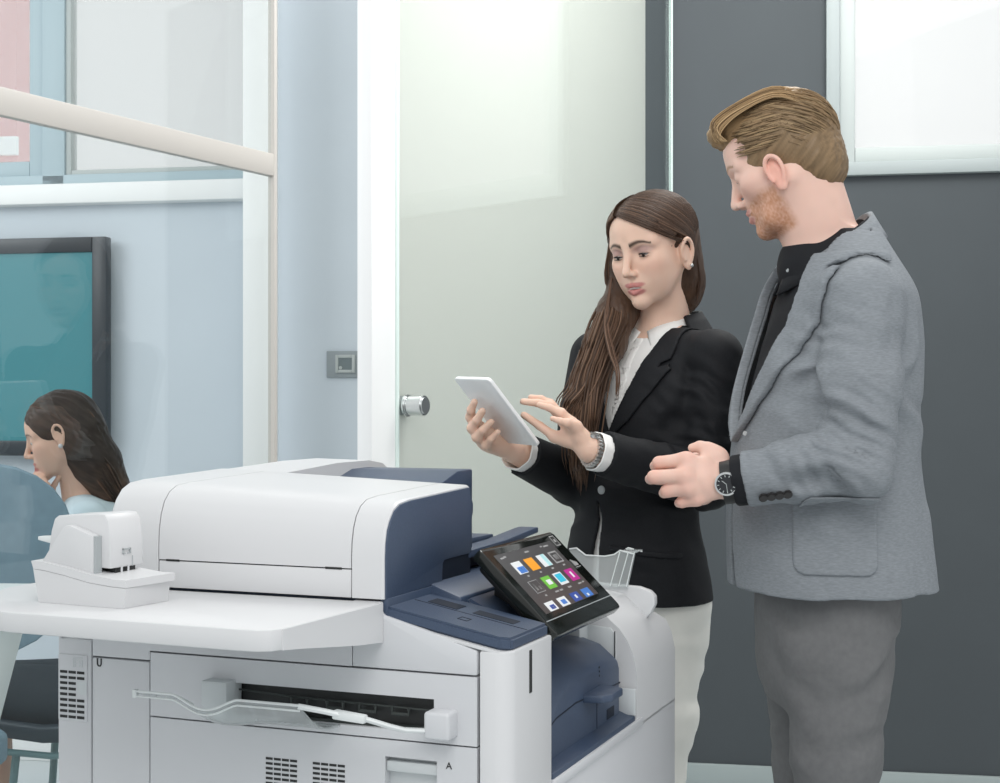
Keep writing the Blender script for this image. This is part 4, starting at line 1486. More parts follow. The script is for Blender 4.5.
for i in range(620):          # the long fall
    u_, v_ = rng.randn() * .55, rng.randn() * .55
    e_ = ends[rng.randint(len(ends))]
    q_ = rng.rand()
    pts_ = [on_cap((.90 - .9 * q_, -.34, .62 + .25 * q_), 1.0), on_cap((.80 - .8 * q_, -.72, .42), 1.01), on_cap((.66 - .75 * q_, -.97, -.02), 1.01 + .02 * abs(v_)), np.array(HW.w((.042 - .05 * q_ + .008 * u_, -.090 + .005 * v_, -.055)))]
    for (px, py, d, wd) in ((612, 312, 2.785, .8), (599, 350, 2.732, .85), (588 + .3 * (e_[0] - 580), 385, 2.700, .85), (e_[0], e_[1] - 22, 2.685, .7), (e_[0] + 2 * u_, e_[1] + 10 * v_, 2.71, .4)):
        pts_.append(np.array(P(px + 14 * wd * u_, py, d + .016 * v_ * wd + abs(u_) * .012)))
    lf_ = lift_out(pts_[:4], tree_w, hc_w, .006 + .006 * rng.rand())
    pts_[:len(lf_)] = lf_
    pts_ = [np.array(q) for q in smoothpath(pts_, 4)]
    n = len(pts_)
    st.append((pts_, [.0016 * (math.sin(math.pi * min(1, .12 + k / n * .88)) ** .6) + .0003 for k in range(n)], hair_col((.082, .047, .030), rng, .45, (.16, .095, .06), .3)))
for i in range(16):           # the loose lock over the lapel
    u_ = rng.randn() * .5; v_ = rng.randn() * .5
    pts_ = smoothpath([HW.w((.035, -.082, -.03)), P(606 + 2 * u_, 318, 2.76), P(611 + 3 * u_, 350, 2.70 + .004 * v_), P(617.5 + 2 * u_, 372, 2.675), P(617 + 1.5 * u_, 398 + 4 * v_, 2.675)], 5)
    n = len(pts_)
    st.append((pts_, [.0015 * (1 - .75 * k / n) for k in range(n)], hair_col((.12, .068, .044), rng, .4, (.24, .15, .10), .3)))
for i in range(70):           # back: down behind the ear to the collar
    s = rng.rand()
    pts_ = smoothpath([on_cap((-.55 - .3 * rng.rand(), .75 - .4 * s, .1), 1.0), HW.w((-.045 - .04 * s, .074 - .03 * s, -.03)), HW.w((-.040 - .04 * s, .070 - .03 * s + .003 * rng.randn(), -.085)), HW.w((-.032 - .04 * s, .058 - .03 * s, -.125 + .008 * rng.randn()))], 4)
    n = len(pts_)
    st.append((pts_, [.002 * (1 - .6 * k / n) for k in range(n)], hair_col((.075, .042, .028), rng, .4)))
world_parent(strands_mesh('hair_locks', st, HAIRM, None), WR)

# ---- clothes
WJ = mat('black_wool', (.0085, .0095, .012), .75, noise=.15, nscale=260, bump=.10, bscale=900, spec=.3)
WS = mat('white_cotton', (.90, .90, .88), .8, bump=.06, bscale=500)
WT = mat('white_trouser_cloth', (.82, .82, .77), .85, noise=.02, nscale=30, bump=.10, bscale=260)
jz = [1.478, 1.455, 1.405, 1.31, 1.22, 1.136, 1.05, .965, .955]
jsec = [(.318, 2.858, .058, .070), (.314, 2.853, .078, .125), (.306, 2.842, .104, .165), (.299, 2.83, .128, .158), (.281, 2.825, .113, .140), (.263, 2.82, .102, .130), (.264, 2.83, .117, .144), (.268, 2.84, .129, .157), (.268, 2.84, .130, .158)]
jl = section_loft(jz, jsec, wf, wl_)
def wfront(x, y, z):
    """t across the chest, s forward, from the jacket's centre line"""
    zz = z[0, 0, :]
    cx = pchip(zz, jz, [q[0] for q in jsec])[None, None, :]; cy = pchip(zz, jz, [q[1] for q in jsec])[None, None, :]
    return (x - cx) * wl_[0] + (y - cy) * wl_[1], (x - cx) * wf[0] + (y - cy) * wf[1]
def wrinkle(c, rad, dirv, amp, freq, along=8, seed=0):
    """folds crossing dirv near c"""
    dirv = np.array(dirv) / np.linalg.norm(dirv)
    def fn(x, y, z):
        X, Y, Z = x - c[0], y - c[1], z - c[2]
        s = X * dirv[0] + Y * dirv[1] + Z * dirv[2]
        r2 = X * X + Y * Y + Z * Z
        m = np.exp(-r2 / (rad * rad))
        n = vnoise(s * freq + seed + 1.4 * vnoise(x * 14 + seed, y * 14, z * 14), (x + seed) * along, (z - y) * along)
        return (amp * m * n).astype(np.float32)
    return fn
def jacket_field(x0, x1, y0, y1, z0, z1, h): return Field(axis_pts(x0, x1, h), axis_pts(y0, y1, h), axis_pts(z0, z1, h))
Fj = jacket_field(.02, .56, 2.50, 3.08, .94, 1.52, .0031)
allj = ((.02, 2.5, .94), (.56, 3.08, 1.52))
Fj.apply(jl, *allj, 0)
Fj.cone(nb + [0, 0, -.03], lsh + [-.012, .012, .004], .046, .044, .03)
Fj.cone(nb + [0, 0, -.03], rsh + [.012, -.012, .004], .046, .044, .03)
lcuff = lwr + (lel - lwr) * .10; rcuff = rwr + (rel - rwr) * .13
Fv = jacket_field(.02, .56, 2.50, 3.08, .94, 1.52, .0031)
Fv.chain([lsh, lsh * .5 + lel * .5, lel, lcuff], [.052, .052, .049, .041], .012)
Fv.chain([rsh, rsh * .5 + rel * .5, rel, rcuff], [.053, .052, .049, .041], .012)
cutcap(Fv, lcuff, lel, .033); cutcap(Fv, rcuff, rel, .033)
Fj.d = smin(Fj.d, Fv.d, .012).astype(np.float32)
del Fv
for w_ in (folds(lel + [-.02, -.04, .03], .07, .0035, .024, (.4, 0, .9), 3), folds(lsh + [-.04, -.05, -.07], .07, .003, .03, (.6, 0, .8), 9), wrinkle(lel + [.0, 0, .03], .09, lel - lsh, .014, 46, 7, 1), wrinkle(lsh * .45 + lel * .55, .10, (.5, 0, .8), .010, 34, 6, 2), wrinkle(rel, .08, rel - rsh, .009, 46, 7, 3),
           wrinkle((.26, 2.74, 1.14), .12, (.3, .2, .9), .009, 30, 5, 4), wrinkle((.30, 2.74, 1.02), .13, (.9, .2, .3), .005, 22, 4, 5), wrinkle(lel * .5 + lcuff * .5, .09, lcuff - lel, .006, 40, 6, 6),
           wrinkle((.36, 2.74, 1.33), .09, (.8, .1, -.5), .010, 26, 4, 8)):
    Fj.apply(w_, *allj, 0, 'disp', 0)
base_d = Fj.d.copy()
# hollow shell, V opening, sleeve ends, split below the button
def shell(x, y, z): return -(base_d + .009)
Fj.d = np.maximum(Fj.d, -(base_d + .009)).astype(np.float32)
def vcut(x, y, z):
    t, s = wfront(x, y, z)
    w_ = np.interp(z[0, 0, :], [1.262, 1.30, 1.36, 1.43, 1.475, 1.52], [-.002, .014, .036, .058, .068, .07])[None, None, :]
    return np.maximum(np.abs(t) - w_, -s - .012)
Fj.apply(vcut, *allj, .002, 'sub', 0)
def split(x, y, z):
    t, s = wfront(x, y, z)
    w_ = np.interp(z[0, 0, :], [.94, 1.06, 1.15, 1.155], [.016, .007, .0012, -.004])[None, None, :]
    return np.maximum(np.abs(t + .004) - w_, -s)
Fj.apply(split, *allj, .001, 'sub', 0)
bore(Fj, lcuff, lel, .034); bore(Fj, rcuff, rel, .034)
surf('blazer', Fj, WJ, WR, 1)
# lapels: band along the opening, laid on the cloth
zmapw, cutw_ = [1.262, 1.30, 1.36, 1.43, 1.475, 1.52], [-.002, .014, .036, .058, .068, .07]
for sg_ in (1, -1):
    lapel(Fj, base_d, sg_, wfront, [(1.262, .0), (1.30, .030), (1.36, .048), (1.400, .060), (1.402, .052), (1.44, .044), (1.478, .03)], .0085, (1.405, .034, .5), 'lapel', WJ, WR, cutw_, zmapw, allj, .0075)
# flap pocket and button
Fj.d = np.maximum(np.maximum(base_d - .004, -base_d - .004), -BIG).astype(np.float32)
def pk(x, y, z):
    t, s = wfront(x, y, z)
    return np.maximum(np.maximum(np.abs(t - .085) - .055, np.abs(z - 1.055 + .12 * (t - .085)) - .006), -s)
Fj.apply(pk, *allj, .001, 'and', 0)
surf('pocket_flap', Fj, WJ, WR, 1)
del Fj, base_d
# collar of the blazer behind the neck
def ringpt(c, phi, r, z, f=wf, l=wl_, ry=1.0):
    return Vector((c[0] + f[0] * math.cos(phi) * r + l[0] * math.sin(phi) * r * ry, c[1] + f[1] * math.cos(phi) * r + l[1] * math.sin(phi) * r * ry, z))
nc = nb + [.004, .004, 0]
up = [ringpt(nc, R(a), .066 + .003 * abs(math.cos(R(a))), 1.505 + .012 * (-math.cos(R(a)))) for a in range(70, 291, 20)]
lo = [ringpt(nc, R(a), .090 + .012 * abs(math.sin(R(a))), 1.455 + .012 * (-math.cos(R(a)))) for a in range(70, 291, 20)]
patch('blazer_collar', up, lo, .006, WJ, WR)
b = MB()
q = Vector((0.1896, 2.6950, 1.1727)); b.cyl(q, (-.7, -.7, 0), .008, .004, 18, bev=.001)
world_parent(b.build('button', M['grey'], None), WR)
# shirt
Fs = jacket_field(.08, .52, 2.60, 3.05, .93, 1.52, .0042)
als = ((.08, 2.6, .93), (.52, 3.05, 1.52))
ssec = [(q[0], q[1], max(.03, q[2] - .014), q[3] - .014) for q in jsec]
Fs.apply(section_loft(jz, ssec, wf, wl_), *als, 0)
Fs.cone(nb + [0, 0, -.045], nb + [-.004, -.004, -.008], .058, .056, .02)
Fs.apply(wrinkle((.22, 2.74, 1.36), .11, (.6, -.3, .6), .0035, 36, 5, 11), *als, 0, 'disp', 0)
sb = Fs.d.copy()
Fs.d = np.maximum(Fs.d, -(sb + .011)).astype(np.float32)
Fs.cone(nb + [-.02, -.02, .03], nb + [.0, .0, -.012], .05, .047, .004, 'sub')
surf('shirt', Fs, WS, WR, 1)
Fs.d = np.maximum(np.maximum(sb - .0022, -sb - .004), -BIG).astype(np.float32)
def plk(x, y, z):
    t, s = wfront(x, y, z)
    return np.maximum(np.maximum(np.abs(t) - .011, z - 1.462), -s)
Fs.apply(plk, *als, .001, 'and', 0)
surf('placket', Fs, WS, WR, 1)
del Fs
for sgn in (1, -1):
    up, lo = [], []
    for i, a in enumerate((178, 140, 100, 60, 30, 8)):
        k = i / 5
        up.append(ringpt(nb + [-.002, -.002, 0], R(a * sgn), .0555 + .004 * k, 1.512 - .040 * k ** 1.3))
        lo.append(ringpt(nb + [-.002, -.002, 0], R((a + (18 if i == 5 else 6 * k)) * sgn), .064 + .024 * k, 1.485 - .062 * k ** 1.4))
    patch('shirt_collar', up, lo, .003, WS, WR)
# cuffs of the shirt, bracelet watch
for wv, ev, c_ in ((lwr, lel, lcuff), (rwr, rel, rcuff)):
    d_ = (wv - ev) / np.linalg.norm(wv - ev)
    q = MB()
    prof = [(-.03, .034), (.004, .0345), (.018, .0355), (.020, .0340), (.018, .0325), (-.03, .031)]
    ax_ = Vector(d_); n1 = ax_.orthogonal().normalized(); n2 = ax_.cross(n1)
    rings = [[Vector(c_) + ax_ * s + (n1 * math.cos(2 * math.pi * k / 28) + n2 * math.sin(2 * math.pi * k / 28)) * (r * (1 + .03 * math.sin(k * 1.7))) for k in range(28)] for s, r in prof]
    q.loft(rings, True, False)
    world_parent(q.build('shirt_cuff', WS, None), WR)
d_ = (lwr - lel) / np.linalg.norm(lwr - lel)
bw = MB()
ax_ = Vector(d_); n1 = ax_.orthogonal().normalized(); n2 = ax_.cross(n1)
cc = Vector(lwr) - ax_ * .004
for k in range(26):
    a = 2 * math.pi * k / 26
    p = cc + (n1 * math.cos(a) + n2 * math.sin(a)) * .0275
    bw.cyl(p - ax_ * .005, ax_, .0032, .010, 8)
bw.cyl(cc + n1 * .0 + Vector((0, -.2, 1)).normalized() * .024, Vector((0, -.2, 1)).normalized(), .013, .007, 20, bev=.002)
wo = world_parent(bw.build('bracelet_watch', M['metal'], None), WR)
# trousers
Ft = Field(axis_pts(.05, .50, .005), axis_pts(2.60, 3.08, .005), axis_pts(.06, 1.04, .007))
alt = ((.05, 2.6, .06), (.5, 3.08, 1.04))
Ft.apply(section_loft([1.03, .95, .88, .83], [(.264, 2.835, .092, .128), (.266, 2.845, .104, .142), (.266, 2.85, .107, .146), (.266, 2.85, .095, .14)], wf, wl_), *alt, 0)
lk, rk = np.array(Vector((0.2755, 2.7550, 0.5230))), np.array(Vector((0.2356, 2.8950, 0.4815)))
Ft.chain([Vector((0.3244, 2.8000, 0.9461)), (np.array(Vector((0.3244, 2.8000, 0.9461))) + lk) / 2, lk, Vector((0.2925, 2.7900, 0.2817)), Vector((0.2995, 2.8200, 0.0467))], [.083, .072, .056, .052, .044], .02)
Ft.chain([Vector((0.2480, 2.9000, 0.9320)), (np.array(Vector((0.2480, 2.9000, 0.9320))) + rk) / 2, rk, Vector((0.2388, 2.9100, 0.2362)), Vector((0.2465, 2.9300, 0.0164))], [.083, .072, .056, .052, .044], .02)
for i, (zc, am) in enumerate(((.92, .006), (.80, .007), (.70, .007), (.60, .008), (.50, .008))):
    Ft.apply(wrinkle((.33, 2.75, zc), .10, (.15, .1, 1), am, 42, 5, 20 + i), *alt, 0, 'disp', 0)
surf('trousers', Ft, WT, WR, 1)
del Ft
b = MB()
for (px, d) in ((654, 2.82), (622, 2.93)):
    p = P(px, 1000, d); x, y = p.x, p.y
    b.loft([[Vector((x + f_[0], y + f_[1], 0)) for f_ in ()] or [Vector((x, y, 0)) + Vector((wf[0], wf[1], 0)) * s + Vector((wl_[0], wl_[1], 0)) * w_ * math.cos(a) + Vector((0, 0, 1)) * (h0 + h1 * (math.sin(a) * .5 + .5)) for a in [2 * math.pi * k / 12 for k in range(12)]]
            for (s, w_, h0, h1) in ((-.06, .022, .001, .09), (-.03, .034, .001, .10), (.03, .034, .001, .085), (.10, .040, .001, .05), (.15, .032, .001, .035), (.175, .012, .002, .02))])
world_parent(b.build('shoe', M['black'], None), WR)
b = MB()
for k in range(9):
    pass
# ------------------------------------------------------------------ man in the grey jacket
rng = np.random.RandomState(8)
MR = person_root((.56, 2.46, 0), 'bearded man in grey blazer standing beside the woman with clasped hands')
mf = np.array([-.995, -.10]); ml = np.array([.10, -.995])
Fd = Field(axis_pts(.205, .80, .008, [(.213, .42, .0018), (.335, .60, .0018)]),
           axis_pts(2.16, 2.72, .008, [(2.24, 2.58, .0018)]),
           axis_pts(.03, 1.90, .012, [(1.165, 1.275, .0018), (1.585, 1.86, .0018)]))
SM = .97
Am, _ = frame_from((-.93, .37), Vector((0.4750, 2.4600, 1.7455)), 25, 0, SM)
HM = Head(Fd, Am, SM, True, gaze=1.0, ear_x=.009, ear_z=-.030)
nbm = np.array(Vector((0.5565, 2.4600, 1.5860)))
Fd.cone(HM.w((-.030, 0, -.040)), nbm, .054, .060, .02)
Fd.cone(HM.w((-.004, 0, -.075)), nbm + [-.016, 0, -.01], .040, .050, .025)
lshm = np.array([.575, 2.292, 1.500]); rshm = np.array([.545, 2.628, 1.500])
lelm = np.array(Vector((0.5487, 2.2350, 1.2414))); lwm = np.array(Vector((0.3593, 2.2850, 1.2108)))
relm = np.array(Vector((0.6274, 2.6600, 1.2263))); rwm = np.array(Vector((0.3980, 2.4250, 1.2162)))
Fd.cone(nbm + [0, 0, -.03], lshm + [0, .03, -.01], .05, .05, .04)
Fd.cone(nbm + [0, 0, -.03], rshm + [0, -.03, -.01], .05, .05, .04)
mz = [1.625, 1.586, 1.51, 1.442, 1.34, 1.238, 1.136, 1.034, 1.026]
msec = [(.582, 2.46, .056, .085), (.578, 2.46, .076, .13), (.577, 2.46, .117, .180), (.571, 2.46, .131, .192), (.558, 2.46, .146, .190), (.549, 2.46, .153, .182), (.552, 2.46, .163, .188), (.560, 2.46, .168, .198), (.561, 2.46, .169, .198)]
tsec = [(q[0] + .006, q[1], max(.04, min(q[2] - .022, .112)), max(.05, q[3] - .03)) if z_ > 1.2 else (.556, 2.46, .098, .145) for q, z_ in zip(msec, mz)]
Fd.apply(section_loft(mz[:-1] + [.93, .86], tsec[:-1] + [(.556, 2.46, .10, .15), (.556, 2.46, .09, .13)], mf, ml), (.4, 2.2, .86), (.76, 2.7, 1.63), .02)
Fd.chain([lshm, lelm, lwm], [.042, .034, .028], .01)
Fd.chain([rshm, relm, rwm], [.042, .034, .028], .01)
Fd.chain([Vector((0.5590, 2.3700, 0.9477)), Vector((0.5590, 2.3700, 0.5554)), Vector((0.5727, 2.4000, 0.0986))], [.060, .045, .033], .02)
Fd.chain([Vector((0.5540, 2.5500, 0.9179)), Vector((0.5381, 2.5500, 0.4959)), Vector((0.5402, 2.5600, 0.0512))], [.060, .045, .033], .02)
mh_l = [
    [np.array((0.3458, 2.3000, 1.2480)), np.array((0.3306, 2.3050, 1.2605)), np.array((0.3183, 2.3080, 1.2660)), np.array((0.3069, 2.3120, 1.2635))],
    [np.array((0.2931, 2.2850, 1.2454)), np.array((0.2517, 2.2950, 1.2403)), np.array((0.2478, 2.3180, 1.2345)), np.array((0.2717, 2.3450, 1.2284))],
    [np.array((0.2883, 2.2720, 1.2209)), np.array((0.2422, 2.2800, 1.2189)), np.array((0.2393, 2.3060, 1.2144)), np.array((0.2605, 2.3320, 1.2097))],
    [np.array((0.2930, 2.2720, 1.2021)), np.array((0.2628, 2.2820, 1.1968)), np.array((0.2608, 2.3060, 1.1921)), np.array((0.2794, 2.3280, 1.1907))],
    [np.array((0.3079, 2.2780, 1.1860)), np.array((0.2868, 2.2850, 1.1793)), np.array((0.2845, 2.3050, 1.1763)), np.array((0.3011, 2.3220, 1.1783))]]
hand(Fd, lwm, mh_l, sc=.97, palm_r=.0118)
mh_r = [
    [np.array((0.3553, 2.3850, 1.2364)), np.array((0.3360, 2.3650, 1.2454)), np.array((0.3209, 2.3500, 1.2476)), np.array((0.3098, 2.3400, 1.2464))],
    [np.array((0.3270, 2.3950, 1.2244)), np.array((0.3004, 2.3800, 1.2284)), np.array((0.2846, 2.3720, 1.2255)), np.array((0.2740, 2.3650, 1.2193))],
    [np.array((0.3237, 2.3950, 1.2079)), np.array((0.2977, 2.3850, 1.2101)), np.array((0.2818, 2.3760, 1.2089)), np.array((0.2741, 2.3660, 1.2029))],
    [np.array((0.3266, 2.3920, 1.1932)), np.array((0.3042, 2.3840, 1.1937)), np.array((0.2914, 2.3740, 1.1926)), np.array((0.2867, 2.3620, 1.1885))],
    [np.array((0.3327, 2.3880, 1.1819)), np.array((0.3151, 2.3800, 1.1808)), np.array((0.3056, 2.3700, 1.1798)), np.array((0.3060, 2.3600, 1.1789))]]
hand(Fd, rwm, mh_r, sc=.98, palm_r=.014)
SK_M = (.78, .52, .43)
def mcol(V_):
    c = np.tile(np.array(SK_M), (len(V_), 1))
    q = HM.local(V_)
    c = paint_face(c, q, True, (.62, .30, .26), (.34, .19, .10), beard=(.46, .20, .09))
    # ruddy ears and knuckles
    near = np.abs(q).max(1) < .2
    ear = np.clip(1.5 - np.minimum(ellm(q, (.009, .08, -.034), (.022, .015, .034)), ellm(q, (.009, -.08, -.034), (.022, .015, .034))), 0, 1) * near
    c = blend(c, ear * .6, (.80, .36, .28))
    for ch in mh_l[1:]:
        for k_ in (0, 1):
            c = blend(c, .45 * np.clip(1.4 - np.linalg.norm(V_ - ch[k_], axis=1) / .014, 0, 1), (.78, .36, .28))
    n = vnoise(V_[:, 0] * 60, V_[:, 1] * 60, V_[:, 2] * 60)
    return c * (1 + .03 * n[:, None])
mb = surf('body', Fd, SKIN, MR, 1, mcol)
del Fd
for s_ in (1, -1): world_parent(eye(None, HM, s_, (.9, 0, -.3)), mb)

# hair
HBm = (.30, .195, .10)
Fh = Field(axis_pts(.32, .64, .0026), axis_pts(2.34, 2.58, .0026), axis_pts(1.62, 1.90, .0026))
def hm(c, r, k=.012, mode='add'): Fh.ell(np.array(c) * SM, np.array(r) * SM, k * SM, mode, HM.A)
hm((-.016, 0, .030), (.1015, .079, .0915), .01)
hm((.040, .0, .083), (.052, .054, .030), .02)
hm((.072, .0, .092), (.024, .042, .018), .015)
hm((-.058, 0, -.030), (.050, .062, .060), .02)
hm((.118, 0, -.048), (.075, .130, .128), .006, 'sub')
hm((.062, 0, -.105), (.078, .12, .100), .006, 'sub')
for s_ in (1, -1):
    hm((.014, .088 * s_, -.060), (.050, .03, .058), .006, 'sub')
    hm((.012, .084 * s_, -.034), (.022, .02, .034), .004, 'sub')
hm((-.030, 0, -.175), (.13, .13, .092), .006, 'sub')
def gm(x, y, z):
    Bi = np.array(HM.B.inverted())
    X = Bi[0, 0] * x + Bi[0, 1] * y + Bi[0, 2] * z + Bi[0, 3]
    Y = Bi[1, 0] * x + Bi[1, 1] * y + Bi[1, 2] * z + Bi[1, 3]
    Z = Bi[2, 0] * x + Bi[2, 1] * y + Bi[2, 2] * z + Bi[2, 3]
    q = Z + .55 * X * np.where(Z < .06, 1, .3)
    return .0020 * vnoise(q * 260, Y * 160, X * 18)
Fh.apply(gm, (.32, 2.34, 1.62), (.64, 2.58, 1.90), 0, 'disp', 0)
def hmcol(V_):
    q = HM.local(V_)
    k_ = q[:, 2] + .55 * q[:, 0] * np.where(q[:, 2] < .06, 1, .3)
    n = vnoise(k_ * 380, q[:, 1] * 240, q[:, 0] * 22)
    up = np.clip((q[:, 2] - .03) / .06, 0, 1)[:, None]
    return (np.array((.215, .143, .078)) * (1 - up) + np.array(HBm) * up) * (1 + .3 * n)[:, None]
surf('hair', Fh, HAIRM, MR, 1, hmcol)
del Fh
st = []
tree_m = head_tree(mb, HM); hc_m = HM.w((-.01, 0, .02))
for i in range(620):      # top: swept from the forehead up and back
    y = (rng.rand() - .5) * .158
    s0 = rng.rand()
    yy = y * .95
    wv = .004 * rng.randn()
    k_ = 1 - (y / .090) ** 2
    pts_ = [(.073 - .02 * (1 - k_), yy, .066 - .012 * (1 - k_)), (.088 - .03 * (1 - k_), yy, .086 + wv - .02 * (1 - k_)), (.074 - .02 * (1 - k_), yy * .98, .1075 + wv - .03 * (1 - k_)), (.020, yy * 1.02, .1205 + wv * .6 - .036 * (1 - k_)), (-.045, yy, .1175 + wv * .4 - .038 * (1 - k_)), (-.088, yy * .9, .078 - .03 * (1 - k_) + wv)]
    pts_ = lift_out(smoothpath([HM.w(p) for p in pts_], 4), tree_m, hc_m, .005 + .004 * rng.rand())
    n = len(pts_)
    a = int(rng.rand() * n * .45) if s0 > .35 else 0
    b_ = n - int(rng.rand() * n * .3)
    pts_ = pts_[a:b_]; n = len(pts_)
    if n < 5: continue
    st.append((pts_, [.0014 * math.sin(math.pi * (j + .5) / n) ** .5 for j in range(n)], hair_col(HBm, rng, .35, (.50, .34, .18), .3)))
for s_ in (1, -1):        # sides and back: combed back and down
    for i in range(330):
        u_ = rng.rand(); v_ = rng.rand()
        th = -.55 + 2.6 * u_          # from the temple round to the back
        el = .78 - 1.25 * v_
        def dirp(t_, e_): return np.array((math.cos(t_) * math.cos(e_), s_ * math.sin(t_) * math.cos(e_), math.sin(e_)))
        ln = .30 + .2 * rng.rand()
        th0 = .82 + 2.2 * u_
        e_lo = -.10 if th0 < 1.5 else (-.10 - .85 * min(1, (th0 - 1.5) / .9))
        el = max(e_lo + .05, .80 - (0.80 - e_lo) * v_)
        if th0 > 1.35 and th0 < 1.75 and el < .15: el = .2
        ps = [dirp(th0 + ln * t_, el - .38 * ln * 2 * t_ * (1.2 if th0 > 1.6 else .4)) for t_ in np.linspace(0, 1, 6)]
        lift = 1.0 + .014 * rng.rand()
        pts_ = [HM.w(p * np.array((.1020, .0800, .0905)) * lift + np.array((-.016, 0, .030))) for p in ps]
        if any(HM.local(np.array([p]))[0][2] < -.070 for p in pts_): continue
        pts_ = lift_out(pts_, tree_m, hc_m, .0035 + .003 * rng.rand())
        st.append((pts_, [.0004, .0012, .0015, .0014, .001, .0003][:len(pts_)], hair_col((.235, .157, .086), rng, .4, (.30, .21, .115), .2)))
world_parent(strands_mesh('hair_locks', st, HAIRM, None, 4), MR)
# short beard hairs along the jaw
st = []

# ---- clothes
MJ = mat('grey_jersey', (.235, .255, .275), .85, noise=.13, nscale=110, bump=.10, bscale=700, spec=.2, stretch=(1, 1, 5))
MSH = mat('black_shirt_cotton', (.010, .011, .014), .8, bump=.05, bscale=500, spec=.3)
MT = mat('grey_trouser_cotton', (.155, .157, .16), .85, noise=.06, nscale=90, bump=.10, bscale=800, spec=.2)
MBt = mat('dark_button', (.02, .018, .018), .35)
alm = ((.30, 2.10, 1.0), (.80, 2.80, 1.70))
Fj = jacket_field(.32, .80, 2.14, 2.76, 1.01, 1.69, .0031)
Fj.apply(section_loft(mz, msec, mf, ml, 2.2), *alm, 0)
Fj.cone(nbm + [.006, 0, -.035], lshm + [0, .02, .002], .062, .055, .04)
Fj.cone(nbm + [.006, 0, -.035], rshm + [0, -.02, .002], .062, .055, .04)
lcm = lwm + (lelm - lwm) * .13; rcm = rwm + (relm - rwm) * .13
Fv = jacket_field(.32, .80, 2.14, 2.76, 1.01, 1.69, .0031)
Fv.chain([lshm, lshm * .5 + lelm * .5 + [0, -.004, 0], lelm, lelm * .5 + lcm * .5, lcm], [.060, .060, .055, .049, .045], .012)
Fv.chain([rshm, rshm * .5 + relm * .5, relm, rcm], [.060, .060, .055, .045], .012)
cutcap(Fv, lcm, lelm, .037); cutcap(Fv, rcm, relm, .037)
Fj.d = smin(Fj.d, Fv.d, .010).astype(np.float32)
del Fv
el_ = lelm
for w_ in (folds(el_ + [-.015, -.04, .045], .065, .0040, .022, (.45, 0, .9), 3), folds(el_ + [-.06, -.03, .0], .06, .0030, .024, (.85, 0, .5), 6), folds(lshm + [-.05, -.02, -.09], .07, .0032, .032, (.5, 0, .85), 7), wrinkle(el_ + [-.05, -.02, .02], .085, (.55, 0, .83), .022, 40, 6, 31), wrinkle(el_ + [.02, -.02, -.0], .07, (.9, 0, .45), .008, 44, 6, 32), wrinkle(lshm + [0, -.03, -.06], .10, (.5, 0, .86), .011, 26, 5, 33),
           wrinkle((.50, 2.30, 1.40), .10, (.85, .1, -.5), .013, 22, 4, 34), wrinkle((.64, 2.36, 1.36), .13, (.9, .1, .2), .012, 18, 3, 35), wrinkle((.46, 2.28, 1.10), .12, (.8, .1, .6), .006, 20, 4, 36),
           wrinkle((.66, 2.32, 1.12), .13, (.95, .1, .2), .007, 16, 3, 37), wrinkle(lcm * .6 + lelm * .4, .06, lcm - lelm, .004, 40, 6, 38), wrinkle(lshm * .5 + lelm * .5, .08, (.3, 0, .95), .006, 30, 5, 39)):
    Fj.apply(w_, *alm, 0, 'disp', 0)
based = Fj.d.copy()
Fj.d = np.maximum(Fj.d, -(based + .009)).astype(np.float32)
def mfront(x, y, z):
    zz = z[0, 0, :]
    cx = pchip(zz, mz, [q[0] for q in msec])[None, None, :]; cy = pchip(zz, mz, [q[1] for q in msec])[None, None, :]
    return (x - cx) * ml[0] + (y - cy) * ml[1], (x - cx) * mf[0] + (y - cy) * mf[1]
mzm, mcw = [1.268, 1.32, 1.40, 1.46, 1.52, 1.57, 1.61, 1.70], [-.002, .040, .082, .104, .112, .104, .090, .085]
def mcut(x, y, z):
    t, s = mfront(x, y, z)
    w_ = np.interp(z[0, 0, :], mzm, mcw)[None, None, :]
    return np.maximum(np.abs(t) - w_, -s - .02)
Fj.apply(mcut, *alm, .002, 'sub', 0)
def msplit(x, y, z):
    t, s = mfront(x, y, z)
    w_ = np.interp(z[0, 0, :], [1.0, 1.05, 1.10, 1.24, 1.25], [.022, .008, .004, .001, -.004])[None, None, :]
    return np.maximum(np.abs(t) - w_, -s)
Fj.apply(msplit, *alm, .001, 'sub', 0)
bore(Fj, lcm, lelm, .037); bore(Fj, rcm, relm, .037)
# neck hole
Fj.cone(nbm + [-.03, 0, .06], nbm + [0, 0, -.03], .07, .064, .004, 'sub')
surf('blazer', Fj, MJ, MR, 1)
for sg_ in (1, -1):
    lapel(Fj, based, sg_, mfront, [(1.268, .0), (1.30, .024), (1.38, .044), (1.50, .062), (1.54, .066), (1.578, .052)], .0125, (1.548, .040, .5), 'lapel', MJ, MR, mcw, mzm, alm, .0100)
# patch pocket on the near side
Fj.d = np.maximum(np.maximum(based - .0045, -based - .004), -BIG).astype(np.float32)
def rbox(u, v, hu, hv, r):
    qx, qy = np.abs(u) - hu + r, np.abs(v) - hv + r
    return np.sqrt(np.maximum(qx, 0) ** 2 + np.maximum(qy, 0) ** 2) + np.minimum(np.maximum(qx, qy), 0) - r
def mpk(x, y, z): return np.maximum(rbox(x - .527 - 0 * y, z - 1.128 + 0 * y, .064, .063, .018), y - 2.40)
Fj.apply(mpk, *alm, .001, 'and', 0)
surf('patch_pocket', Fj, MJ, MR, 1)
del Fj
def tilt(phi, r, zb, zf):
    return ringpt(nbm, phi, r, zb * (1 - math.cos(phi)) / 2 + zf * (1 + math.cos(phi)) / 2, mf, ml)
upm = [tilt(R(a), .064 + .014 * abs(math.sin(R(a))), 1.658, 1.548) for a in range(48, 313, 24)]
